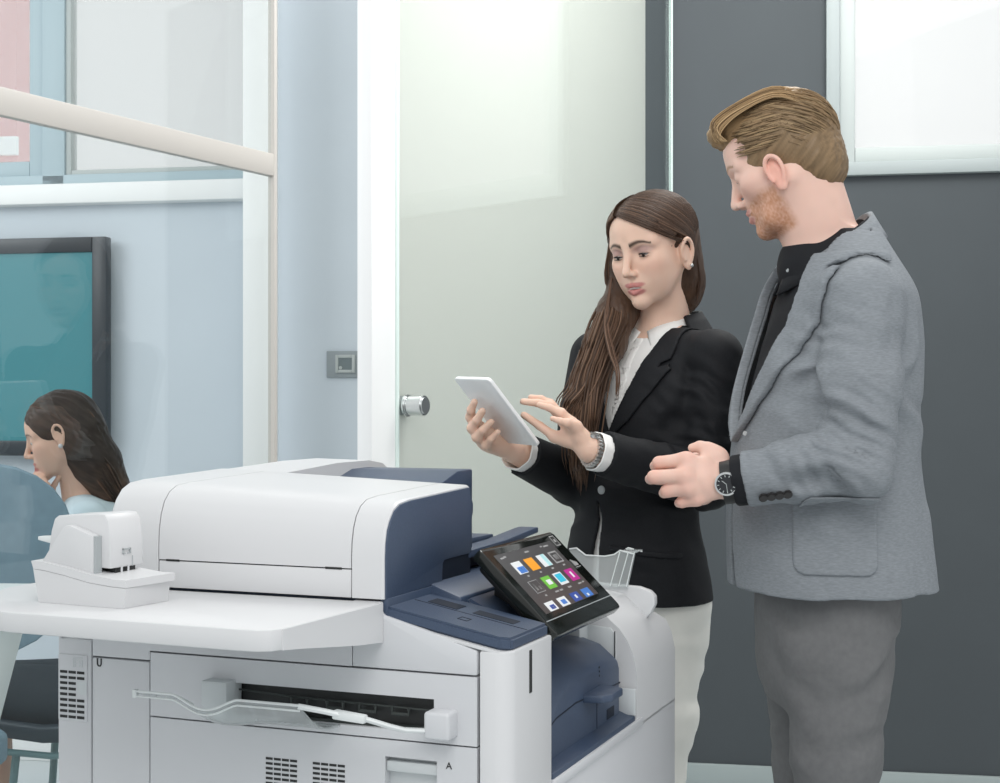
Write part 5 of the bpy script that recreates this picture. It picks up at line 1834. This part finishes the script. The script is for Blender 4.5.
lom = [tilt(R(a), .082 + .026 * abs(math.sin(R(a))), 1.618, 1.516) for a in range(48, 313, 24)]
patch('blazer_collar', upm, lom, .010, MJ, MR)
# shirt
Fs = jacket_field(.36, .76, 2.22, 2.70, 1.0, 1.69, .0045)
als = ((.36, 2.2, 1.0), (.76, 2.7, 1.69))
ss_ = [(q[0] + .004, q[1], max(.04, min(q[2] - .013, .138)), max(.05, q[3] - .016)) for q in msec]
Fs.apply(section_loft(mz, ss_, mf, ml, 2.2), *als, 0)
Fs.cone(nbm + [0, 0, -.05], nbm + [-.012, 0, -.022], .076, .074, .02)
Fs.apply(wrinkle((.46, 2.40, 1.46), .12, (.5, .4, .7), .004, 30, 4, 41), *als, 0, 'disp', 0)
sb = Fs.d.copy()
Fs.d = np.maximum(Fs.d, -(sb + .012)).astype(np.float32)
surf('shirt', Fs, MSH, MR, 1)
del Fs
for sgn in (1, -1):
    up, lo = [], []
    for i, a in enumerate((180, 140, 100, 60, 28, 6)):
        k_ = i / 5
        up.append(tilt(R(a * sgn), .069 + .004 * k_, 1.655, 1.566)); lo.append(tilt(R(a * sgn), .076 + .016 * k_, 1.615, 1.530 - .014 * k_))
    patch('shirt_collar', up, lo, .004, MSH, MR)
b = MB(); q = tilt(R(20), .083, 1.60, 1.556); b.cyl(q, (-.9, -.4, .1), .004, .002, 12, bev=.0006); world_parent(b.build('collar_button', M['grey'], None), MR)
b = MB(); b.cyl((.405, 2.395, 1.285), (-.6, -.8, 0), .004, .002, 12, bev=.0006); world_parent(b.build('lapel_pin', M['metal'], None), MR)
# shirt cuffs
for wv, ev, c_ in ((lwm, lelm, lcm), (rwm, relm, rcm)):
    ax_ = Vector((wv - ev) / np.linalg.norm(wv - ev)); n1 = ax_.orthogonal().normalized(); n2 = ax_.cross(n1)
    q = MB()
    rings = [[Vector(c_) + ax_ * s + (n1 * math.cos(2 * math.pi * k / 28) + n2 * math.sin(2 * math.pi * k / 28)) * r * (1 + .03 * math.sin(k * 1.9)) for k in range(28)] for s, r in [(-.03, .039), (.0, .040), (.014, .0395), (.017, .038), (.014, .036), (-.03, .035)]]
    q.loft(rings, True, False)
    world_parent(q.build('shirt_cuff', MSH, None), MR)
# sleeve buttons
ax_ = Vector((lcm - lelm) / np.linalg.norm(lcm - lelm))
b = MB()
for k_ in range(4):
    c_ = Vector(lcm) - ax_ * (.022 + .0125 * k_) + Vector((0, -.040, -.027))
    b.cyl(c_, (0, -.85, -.5), .0072, .006, 16, bev=.0015)
world_parent(b.build('sleeve_button', MBt, None), MR)
# wrist watch
ax_ = Vector((lwm - lelm) / np.linalg.norm(lwm - lelm))
cw_ = Vector(lwm) - ax_ * .001
n1 = Vector((0, -1, 0)); n1 = (n1 - ax_ * n1.dot(ax_)).normalized(); n2 = ax_.cross(n1)
b = MB()
rings = [[cw_ + ax_ * s + (n1 * math.cos(2 * math.pi * k / 32) * .031 + n2 * math.sin(2 * math.pi * k / 32) * .033) * r for k in range(32)] for s, r in [(-.009, .98), (-.009, 1.05), (.009, 1.05), (.009, .98)]]
b.loft(rings, True, False)
wt = world_parent(b.build('watch_strap', M['black'], None), MR)
nd = (n1 * .95 + n2 * .0).normalized()
b = MB(); b.cyl(cw_ + nd * .029, nd, .0185, .008, 36, bev=.002); wc = world_parent(b.build('watch_case', M['metal'], None), wt)
b = MB(); b.cyl(cw_ + nd * .0365, nd, .0155, .001, 36); world_parent(b.build('watch_dial', mat('dial_black', (.012, .014, .018), .15), None), wt)
b = MB()
for k_ in range(12):
    a = 2 * math.pi * k_ / 12
    e1_ = ax_ * math.cos(a) + n2 * math.sin(a)
    b.tube([cw_ + nd * .038 + e1_ * .011, cw_ + nd * .038 + e1_ * .0142], .0007, 6)
b.tube([cw_ + nd * .038, cw_ + nd * .038 + (ax_ + n2) * .006], .0006, 6); b.tube([cw_ + nd * .038, cw_ + nd * .038 - n2 * .011], .0005, 6)
world_parent(b.build('dial_marks', M['framel'], None), wt)
# trousers
Ft = Field(axis_pts(.40, .76, .005), axis_pts(2.22, 2.72, .005), axis_pts(.06, 1.10, .0065))
alt = ((.4, 2.2, .06), (.76, 2.72, 1.10))
Ft.apply(section_loft([1.09, 1.0, .93, .87, .83], [(.554, 2.46, .116, .160), (.552, 2.46, .114, .168), (.548, 2.46, .108, .172), (.545, 2.46, .100, .170), (.545, 2.46, .085, .16)], mf, ml), *alt, 0)
lk, rk = np.array(Vector((0.5525, 2.3700, 0.5391))), np.array(Vector((0.5508, 2.5600, 0.4749)))
lh_, rh_ = np.array([.544, 2.375, .93]), np.array([.540, 2.545, .93])
Ft.chain([lh_, np.array(Vector((0.5480, 2.3650, 0.7528))), lk, np.array(Vector((0.5661, 2.4000, 0.2641))), np.array(Vector((0.5718, 2.4100, 0.0685)))], [.084, .069, .063, .056, .052], .015)
Ft.chain([rh_, np.array(Vector((0.5526, 2.5600, 0.7044))), rk, np.array(Vector((0.5530, 2.5700, 0.2057))), np.array(Vector((0.5530, 2.5700, 0.0284)))], [.084, .069, .063, .056, .052], .015)
for i, (c_, d_, am) in enumerate((((.46, 2.33, .90), (.4, .1, .9), .009), ((.62, 2.32, .93), (-.6, .1, .8), .010), ((.50, 2.30, .78), (.3, .1, .95), .007), ((.62, 2.32, .80), (-.5, .1, .85), .007), ((.56, 2.30, .62), (.2, .1, 1), .007), ((.56, 2.32, .45), (.2, .1, 1), .008), ((.48, 2.5, .70), (.2, .1, 1), .007))):
    Ft.apply(wrinkle(c_, .12, d_, am, 34, 5, 50 + i), *alt, 0, 'disp', 0)
surf('trousers', Ft, MT, MR, 1)
bt = Ft.d.copy()
del Ft
b = MB()
for (px, d) in ((844, 2.41), (812, 2.57)):
    p = P(px, 1000, d); x, y = p.x, p.y
    b.loft([[Vector((x, y, 0)) + Vector((mf[0], mf[1], 0)) * s + Vector((ml[0], ml[1], 0)) * w_ * math.cos(a) + Vector((0, 0, 1)) * (.001 + h1 * (math.sin(a) * .5 + .5)) for a in [2 * math.pi * k / 14 for k in range(14)]]
            for (s, w_, h1) in ((-.085, .026, .07), (-.05, .040, .10), (.03, .043, .095), (.11, .050, .065), (.17, .044, .05), (.205, .016, .03))])
world_parent(b.build('shoe', M['black'], None), MR)
# ------------------------------------------------------------------ meeting room behind the glass
def on_wall(name): 
    o = empty(name); o.matrix_world = WM; return o
TV = on_wall('television')
tag(TV, 'large wall television with teal screen behind the glass partition', 'television')
b = MB(); frame_boxes(b, -3.45, -2.104, 1.135, 1.935, .055, -.075, -.03, .004)
b.build('bezel', mat('tv_bezel', (.035, .045, .055), .35), TV)
b = MB(); b.box(-3.40, -2.155, -.062, -.03, 1.185, 1.885); b.build('screen', M['tvscreen'], TV)
b = MB(); b.box(-3.3, -2.3, -.03, 0, 1.25, 1.80, .01); b.build('back_housing', M['black'], TV)

TH = on_wall('thermostat')
tag(TH, 'grey wall thermostat with small square display beside the white door jamb', 'thermostat')
b = MB(); b.box(-1.29, -1.125, -.012, 0, 1.42, 1.515, .003); b.build('back_plate', mat('thermostat_grey', (.30, .34, .36), .5), TH)
b = MB(); frame_boxes(b, -1.255, -1.183, 1.437, 1.501, .011, -.020, -.010, .002); b.build('display_frame', M['framel'], TH)
b = MB(); b.box(-1.246, -1.192, -.016, -.010, 1.446, 1.492); b.build('display', mat('lcd_grey', (.16, .20, .21), .3), TH)
b = MB(); b.cyl((-1.236, -.016, 1.455), (0, -1, 0), .006, .004, 14); b.build('button', M['framel'], TH)

# desk with a slanted slab leg
DK = empty('desk', (-1.40, 3.03, 0))
tag(DK, 'white desk end with slanted slab leg behind the glass at left', 'desk')
wd = mat('desk_white', (.72, .77, .77), .4)
b = MB(); b.box(-.75, .40, -.19, .19, .905, .936, .004, mtx=Matrix.Rotation(R(-4), 4, 'Z')); b.build('desktop', wd, DK)
b = MB(); b.prism([(.06, 0), (.13, 0), (.365, .904), (.285, .904)], -.18, .18, 'y', .004); b.build('slab_leg', wd, DK)
b = MB(); b.prism([(-.70, 0), (-.60, 0), (-.63, .904), (-.71, .904)], -.18, .18, 'y', .004); b.build('slab_leg', wd, DK)

# blue-grey swivel chair pushed to the desk
SCH = empty('office_chair', (-1.32, 3.46, 0), R(40))
tag(SCH, 'blue-grey office chair with tall rounded back behind the glass at left', 'chair')
cb = mat('blue_grey_upholstery', (.20, .30, .37), .8, noise=.05, nscale=40)
def chair_back(w, h, z0, th, y):
    rings = []
    n = 28
    for (s, t) in ((.80, -th / 2), (.97, -th * .35), (1, 0), (.97, th * .35), (.80, th / 2)):
        r = []
        for k in range(n):
            a = 2 * math.pi * k / n
            ca, sa = math.cos(a), math.sin(a)
            X = w * s * math.copysign(abs(ca) ** .75, ca)
            Z = h * s * math.copysign(abs(sa) ** .75, sa)
            r.append((X, y + t + .10 * (X / w) ** 2 * -.5, z0 + h + Z))
        rings.append(r)
    return rings
b = MB(); b.loft(chair_back(.30, .245, .705, .06, 0)); b.build('backrest', cb, SCH)
b = MB(); b.prism(rounded_rect(-.17, .17, .0, .25, .07, (1, 1, 1, 1)), .44, .52, 'z', .02, 3); b.build('seat', cb, SCH)
b = MB(); b.tube([(0, .02, .47), (0, -.025, .56), (0, -.005, .80)], .02, 8); b.build('back_stem', M['metal'], SCH)
b = MB(); b.cyl((0, .15, .10), (0, 0, 1), .03, .35, 18); b.build('gas_post', M['metal'], SCH)
for k in range(5):
    a = 2 * math.pi * k / 5
    lg = MB(); lg.tube([(0, .15, .11), (.17 * math.cos(a), .15 + .17 * math.sin(a), .075)], [.022, .014], 8)
    lo_ = lg.build('leg', M['metal'], SCH)
    cs = MB(); cs.cyl((.17 * math.cos(a) - .012, .15 + .17 * math.sin(a), .028), (1, 0, 0), .028, .024, 16); cs.build('caster', M['black'], lo_)

# visitor chair with dark shell and thin teal legs
VC = empty('visitor_chair', (-1.17, 3.98, 0), R(0))
tag(VC, 'dark shell chair on thin teal legs under the seated woman', 'chair')
dk_ = mat('dark_slate_shell', (.025, .042, .055), .55)
b = MB()
rings = []
for (x, z, w_) in ((-.20, .475, .16), (-.16, .450, .21), (-.02, .435, .23), (.14, .440, .225), (.21, .50, .22), (.245, .62, .215), (.262, .74, .20), (.268, .80, .16)):
    rings.append([(x, -w_, z + .05), (x, -w_ * .9, z + .012), (x, -w_ * .4, z), (x, w_ * .4, z), (x, w_ * .9, z + .012), (x, w_, z + .05)])
b.loft(rings, closed=False, caps=False)
sh_ = b.build('shell', dk_, VC); md = sh_.modifiers.new('s', 'SOLIDIFY'); md.thickness = .022
teal = mat('teal_grey_metal', (.16, .27, .28), .4)
b = MB(); b.tube([(-.17, -.19, .425), (0, -.20, .412), (.16, -.19, .42), (.16, .19, .42), (0, .20, .412), (-.17, .19, .425)], .009, 8); b.build('seat_rim', teal, VC)
for (sx, sy) in ((-1, -1), (-1, 1), (1, -1), (1, 1)):
    b = MB(); b.tube([(.10 * sx, .17 * sy, .42), (.135 * sx, .20 * sy, 0)], .011, 8); b.build('leg', teal, VC)

# ---- seated woman
SR = person_root((-1.13, 3.95, 0), 'seated brown-haired woman in pale blue blouse behind the glass, chin on hand')
Fd = Field(axis_pts(-1.75, -.72, .009, [(-1.34, -1.02, .0035)]), axis_pts(3.55, 4.30, .009, [(3.80, 4.04, .0035)]), axis_pts(.03, 1.42, .010, [(1.02, 1.38, .0035)]))
Ah, _ = frame_from((-.97, -.20), Vector((-1.1895, 3.9200, 1.2481)), 16, 0, .97)
HS = Head(Fd, Ah, .97, False, gaze=.5)
nbs = np.array(Vector((-1.1361, 3.9600, 1.0751)))
Fd.cone(HS.w((-.028, 0, -.045)), nbs, .048, .052, .02)
Fd.cone(HS.w((-.012, 0, -.07)), nbs + [-.012, 0, 0], .036, .042, .02)
sf, sl2 = np.array([-.98, -.2]), np.array([.2, -.98])
stor = section_loft([1.06, 1.0, .9, .75, .62, .47], [(-1.10, 3.97, .06, .10), (-1.095, 3.97, .09, .15), (-1.08, 3.97, .11, .15), (-1.05, 3.97, .10, .13), (-1.02, 3.97, .12, .155), (-1.01, 3.97, .11, .16)], sf, sl2)
Fd.apply(stor, (-1.28, 3.76, .47), (-.86, 4.18, 1.06), .02)
ls_, rs_ = np.array([-1.085, 3.81, 1.02]), np.array([-1.125, 4.11, 1.02])
le_, re_ = np.array([-1.20, 3.74, .80]), np.array([-1.34, 4.07, .84])
lw_, rw_ = np.array([-1.42, 3.86, .90]), np.array(Vector((-1.2445, 3.9400, 1.0520)))
Fd.cone(nbs + [0, 0, -.03], ls_, .04, .045, .03); Fd.cone(nbs + [0, 0, -.03], rs_, .04, .045, .03)
Fd.chain([ls_, le_, lw_], [.042, .036, .026], .01); Fd.chain([rs_, re_, rw_], [.042, .036, .026], .01)
def spt(px, py, d): return np.array(P(px, py, d))
hand(Fd, rw_, [[np.array((-1.2251, 3.9300, 1.0771)), np.array((-1.2138, 3.9200, 1.0967)), np.array((-1.2000, 3.9100, 1.1135)), np.array((-1.1888, 3.9000, 1.1302))],
               [np.array((-1.2565, 3.9350, 1.1039)), np.array((-1.2641, 3.9250, 1.1289)), np.array((-1.2496, 3.9050, 1.1407)), np.array((-1.2303, 3.8950, 1.1385))],
               [np.array((-1.2463, 3.9200, 1.1021)), np.array((-1.2523, 3.9050, 1.1246)), np.array((-1.2394, 3.8900, 1.1361)), np.array((-1.2218, 3.8850, 1.1337))],
               [np.array((-1.2334, 3.9050, 1.0976)), np.array((-1.2394, 3.8900, 1.1173)), np.array((-1.2282, 3.8800, 1.1286)), np.array((-1.2142, 3.8780, 1.1260))],
               [np.array((-1.2222, 3.8950, 1.0929)), np.array((-1.2255, 3.8800, 1.1072)), np.array((-1.2150, 3.8720, 1.1184)), np.array((-1.2043, 3.8720, 1.1157))]], sc=.86)
hand(Fd, lw_, [[lw_ + [-.03, .02, .01], lw_ + [-.05, .04, .02], lw_ + [-.07, .05, .02], lw_ + [-.085, .055, .018]]] + [[lw_ + [-.085, .03 - .018 * k, .012], lw_ + [-.12, .032 - .02 * k, .010], lw_ + [-.14, .032 - .02 * k, .0], lw_ + [-.155, .032 - .02 * k, -.008]] for k in range(4)], sc=.86)
hp = np.array([-1.02, 3.97, .53])
Fd.chain([hp + [0, -.08, 0], (-1.40, 3.86, .56), (-1.405, 3.85, .30), (-1.385, 3.86, .08)], [.075, .056, .046, .033], .02)
Fd.chain([hp + [0, .08, 0], (-1.42, 4.03, .54), (-1.40, 4.03, .30), (-1.38, 4.02, .08)], [.075, .056, .046, .033], .02)
Fd.chain([(-1.385, 3.86, .08), (-1.50, 3.84, .045)], [.032, .026], .02); Fd.chain([(-1.38, 4.02, .08), (-1.50, 4.02, .045)], [.032, .026], .02)
def scol(V_):
    c = np.tile(np.array((.72, .47, .36)), (len(V_), 1))
    return paint_face(c, HS.local(V_), False, (.52, .20, .18), (.08, .05, .035))
sbod = surf('body', Fd, SKIN, SR, 1, scol)
del Fd
for s_ in (1, -1): world_parent(eye(None, HS, s_, (.9, 0, -.3)), sbod)
b = MB(); b.sphere(tuple(HS.w((.000, .084, -.032))), .006); world_parent(b.build('earring', M['white'], None), sbod)
Fh = Field(axis_pts(-1.36, -.84, .004), axis_pts(3.78, 4.12, .004), axis_pts(1.04, 1.40, .004))
def hs(c, r, k=.012, mode='add'): Fh.ell(np.array(c) * .97, np.array(r) * .97, k, mode, HS.A)
hs((-.016, 0, .030), (.104, .084, .090), .01); hs((-.05, 0, -.03), (.060, .076, .10), .03)
hs((.106, 0, -.050), (.088, .092, .116), .008, 'sub')
for s_ in (1, -1): hs((.030, .086 * s_, -.045), (.044, .03, .056), .008, 'sub')
hs((.060, .0, -.11), (.075, .10, .07), .008, 'sub')
fall = [HS.w((-.06, .02, -.02)), np.array((-1.0950, 3.9300, 1.1720)), np.array((-1.0679, 3.9500, 1.1057)), np.array((-1.0295, 3.9700, 1.0498))]
Fh.chain(fall, [.062, .062, .050, .022], .03)
Fh.apply(lambda x, y, z: .0028 * vnoise((z * .8 + x * .5) * 150, y * 120, (x - z) * 9), (-1.36, 3.78, 1.04), (-.84, 4.12, 1.40), 0, 'disp', 0)
def shc(V_):
    n = vnoise((V_[:, 2] * .8 + V_[:, 0] * .5) * 240, V_[:, 1] * 200, (V_[:, 0] - V_[:, 2]) * 10)
    lo_k = np.clip((1.18 - V_[:, 2]) / .14, 0, 1)[:, None]
    return (np.array((.030, .022, .018)) * (1 - lo_k) + np.array((.12, .068, .045)) * lo_k) * (1 + .4 * n)[:, None]
surf('hair', Fh, HAIRM, SR, 1, shc)
st = []
rng = np.random.RandomState(21)
for i in range(200):
    u_, v_ = rng.randn() * .5, rng.randn() * .5
    t_ = rng.rand()
    pts_ = smoothpath([HS.w((.05 - .10 * t_, .03 + .02 * v_, .105 - .02 * abs(t_ - .4))), HS.w((-.01 - .09 * t_, .078 - .02 * t_, .055 - .02 * t_)), HS.w((-.055 - .05 * t_, .072 - .03 * t_, -.02)), spt(100 + 8 * u_, 468 + 6 * v_, 3.875 + .03 * t_), spt(112 + 7 * u_, 488 + 5 * v_, 3.89 + .03 * t_), spt(124 + 5 * u_, 505 + 6 * v_, 3.93)], 4)
    n = len(pts_)
    st.append((pts_, [.0022 * math.sin(math.pi * (j + .6) / (n + .2)) ** .5 for j in range(n)], hair_col((.055, .036, .027), rng, .4, (.16, .09, .06), .25)))
world_parent(strands_mesh('hair_locks', st, HAIRM, None), SR)
del Fh
BL = mat('pale_blue_blouse', (.60, .72, .78), .8, noise=.03, nscale=30)
SKT = mat('dark_skirt', (.020, .032, .042), .8)
Fj = Field(axis_pts(-1.50, -.80, .006), axis_pts(3.62, 4.26, .006), axis_pts(.44, 1.12, .006))
als_ = ((-1.5, 3.62, .44), (-.8, 4.26, 1.12))
Fj.apply(section_loft([1.065, 1.0, .9, .75, .62, .56], [(-1.10, 3.97, .068, .108), (-1.095, 3.97, .102, .165), (-1.08, 3.97, .125, .165), (-1.05, 3.97, .115, .145), (-1.02, 3.97, .135, .17), (-1.01, 3.97, .13, .17)], sf, sl2), *als_, 0)
Fj.cone(nbs + [0, 0, -.035], ls_, .05, .055, .03); Fj.cone(nbs + [0, 0, -.035], rs_, .05, .055, .03)
Fj.chain([ls_, le_, le_ * .3 + lw_ * .7], [.054, .050, .040], .012); Fj.chain([rs_, re_, re_ * .3 + rw_ * .7], [.054, .050, .040], .012)
Fj.apply(wrinkle((-1.1, 3.85, .95), .16, (.5, .2, .8), .009, 26, 5, 61), *als_, 0, 'disp', 0)
surf('blouse', Fj, BL, SR, 1)
Fj = Field(axis_pts(-1.56, -.82, .007), axis_pts(3.72, 4.22, .007), axis_pts(.36, .80, .007))
Fj.apply(section_loft([.70, .62, .50, .455], [(-1.03, 3.97, .13, .16), (-1.015, 3.97, .145, .18), (-1.01, 3.97, .15, .19), (-1.01, 3.97, .12, .17)], sf, sl2), (-1.3, 3.7, .40), (-.8, 4.2, .72), .0)
Fj.chain([hp + [0, -.08, .0], (-1.33, 3.88, .555)], [.095, .078], .03); Fj.chain([hp + [0, .08, .0], (-1.35, 4.02, .54)], [.095, .078], .03)
surf('skirt', Fj, SKT, SR, 1)
del Fj
b = MB()
for (x, y) in ((-1.385, 3.86), (-1.38, 4.02)):
    b.loft([[(x - s, y + w_ * math.cos(a), .001 + h1 * (math.sin(a) * .5 + .5)) for a in [2 * math.pi * k / 12 for k in range(12)]] for (s, w_, h1) in ((-.05, .030, .06), (.0, .038, .085), (.07, .042, .080), (.13, .036, .065), (.165, .012, .03))])
world_parent(b.build('shoe', M['black'], None), SR)

# ---- convenience stapler on the work shelf
ST = empty('stapler'); ST.matrix_world = Matrix.Translation((.0117, 1.70, 0)) @ Matrix.Rotation(math.atan2(-.3718, .9283), 4, 'Z') @ Matrix.Translation((-.5575, -.1562, 1.0947)) @ Matrix.Rotation(R(-4.379), 4, 'Z')
tag(ST, 'white desktop stapler unit standing on the printer side shelf', 'stapler')
b = MB()
low = [(.004, 0), (.136, 0), (.1395, .024), (.118, .0245), (.082, .0275), (.045, .034), (.012, .0385), (-.0045, .0395)]
b.loft([[(x + dx * (1 if x > .07 else .3), y, z * kz) for x, z in low] for (y, dx, kz) in ((0, 0, 1), (.04, .001, 1.02), (.078, .002, 1.04))])
b.build('base', M['white2'], ST, sharp=R(30))
b = MB()
hi_ = [(-.0045, .0400), (.012, .039), (.045, .0345), (.082, .028), (.118, .025), (.1395, .0245), (.1400, .0335), (.120, .0335), (.082, .0380), (.045, .0445), (.012, .0490), (-.008, .0495)]
b.loft([[(x + (.003 if x > .1 else 0) * k, y + (.0 if 0 < k < 3 else 0), z * (1 + .015 * k)) for x, z in hi_] for k, y in enumerate((0, .026, .052, .078))])
b.build('base_cover', M['white2'], ST, sharp=R(30))
b = MB()
bd = [(.0, .050), (.006, .085), (.0114, .1005), (.017, .1040), (.080, .1085), (.0905, .1080), (.0960, .1000), (.0990, .0780), (.1000, .0430), (.06, .0440)]
b.prism(bd, .019, .078, 'y', .0022)
b.build('stapling_head', M['white2'], ST, sharp=R(34))
b = MB(); b.prism([(.001, .046), (.037, .091), (.042, .0938), (.048, .0942), (.0815, .0835), (.0835, .0815), (.0835, .037), (.045, .042)], .006, .0188, 'y', .0015)
b.build('side_bracket', M['white2'], ST)
b = MB(); b.prism([(.0836, .036), (.0836, .0825), (.0865, .082), (.0865, .036)], .008, .0188, 'y'); b.build('bracket_edge', M['grey'], ST)
b = MB(); b.box(.030, .0975, .030, .066, .036, .0450); b.build('paper_slot', M['black'], ST)
for y in (.036, .048):
    b = MB(); b.box(.1005, .1012, y, y + .003, .034, .0445); b.build('slot_pin', M['white'], ST)
b = MB(); b.prism([(-.030, .071), (-.030, .0755), (-.012, .0765), (.006, .078), (.006, .070), (-.012, .068)], .034, .046, 'y', .001); b.build('release_lever', M['milky'], ST)
b = MB()
for (ya, yb, za, zb) in ((.040, .054, .0640, .0655), (.040, .0415, .0590, .0655), (.0525, .054, .0590, .0655), (.040, .045, .0590, .0602), (.049, .054, .0590, .0602)):
    b.box(.0985, .1012, ya, yb, za, zb)
b.build('staple_mark', M['grey'], ST)
b = MB(); b.box(.0990, .1007, .0575, .0580, .043, .056); b.build('panel_seam', M['grey'], ST)
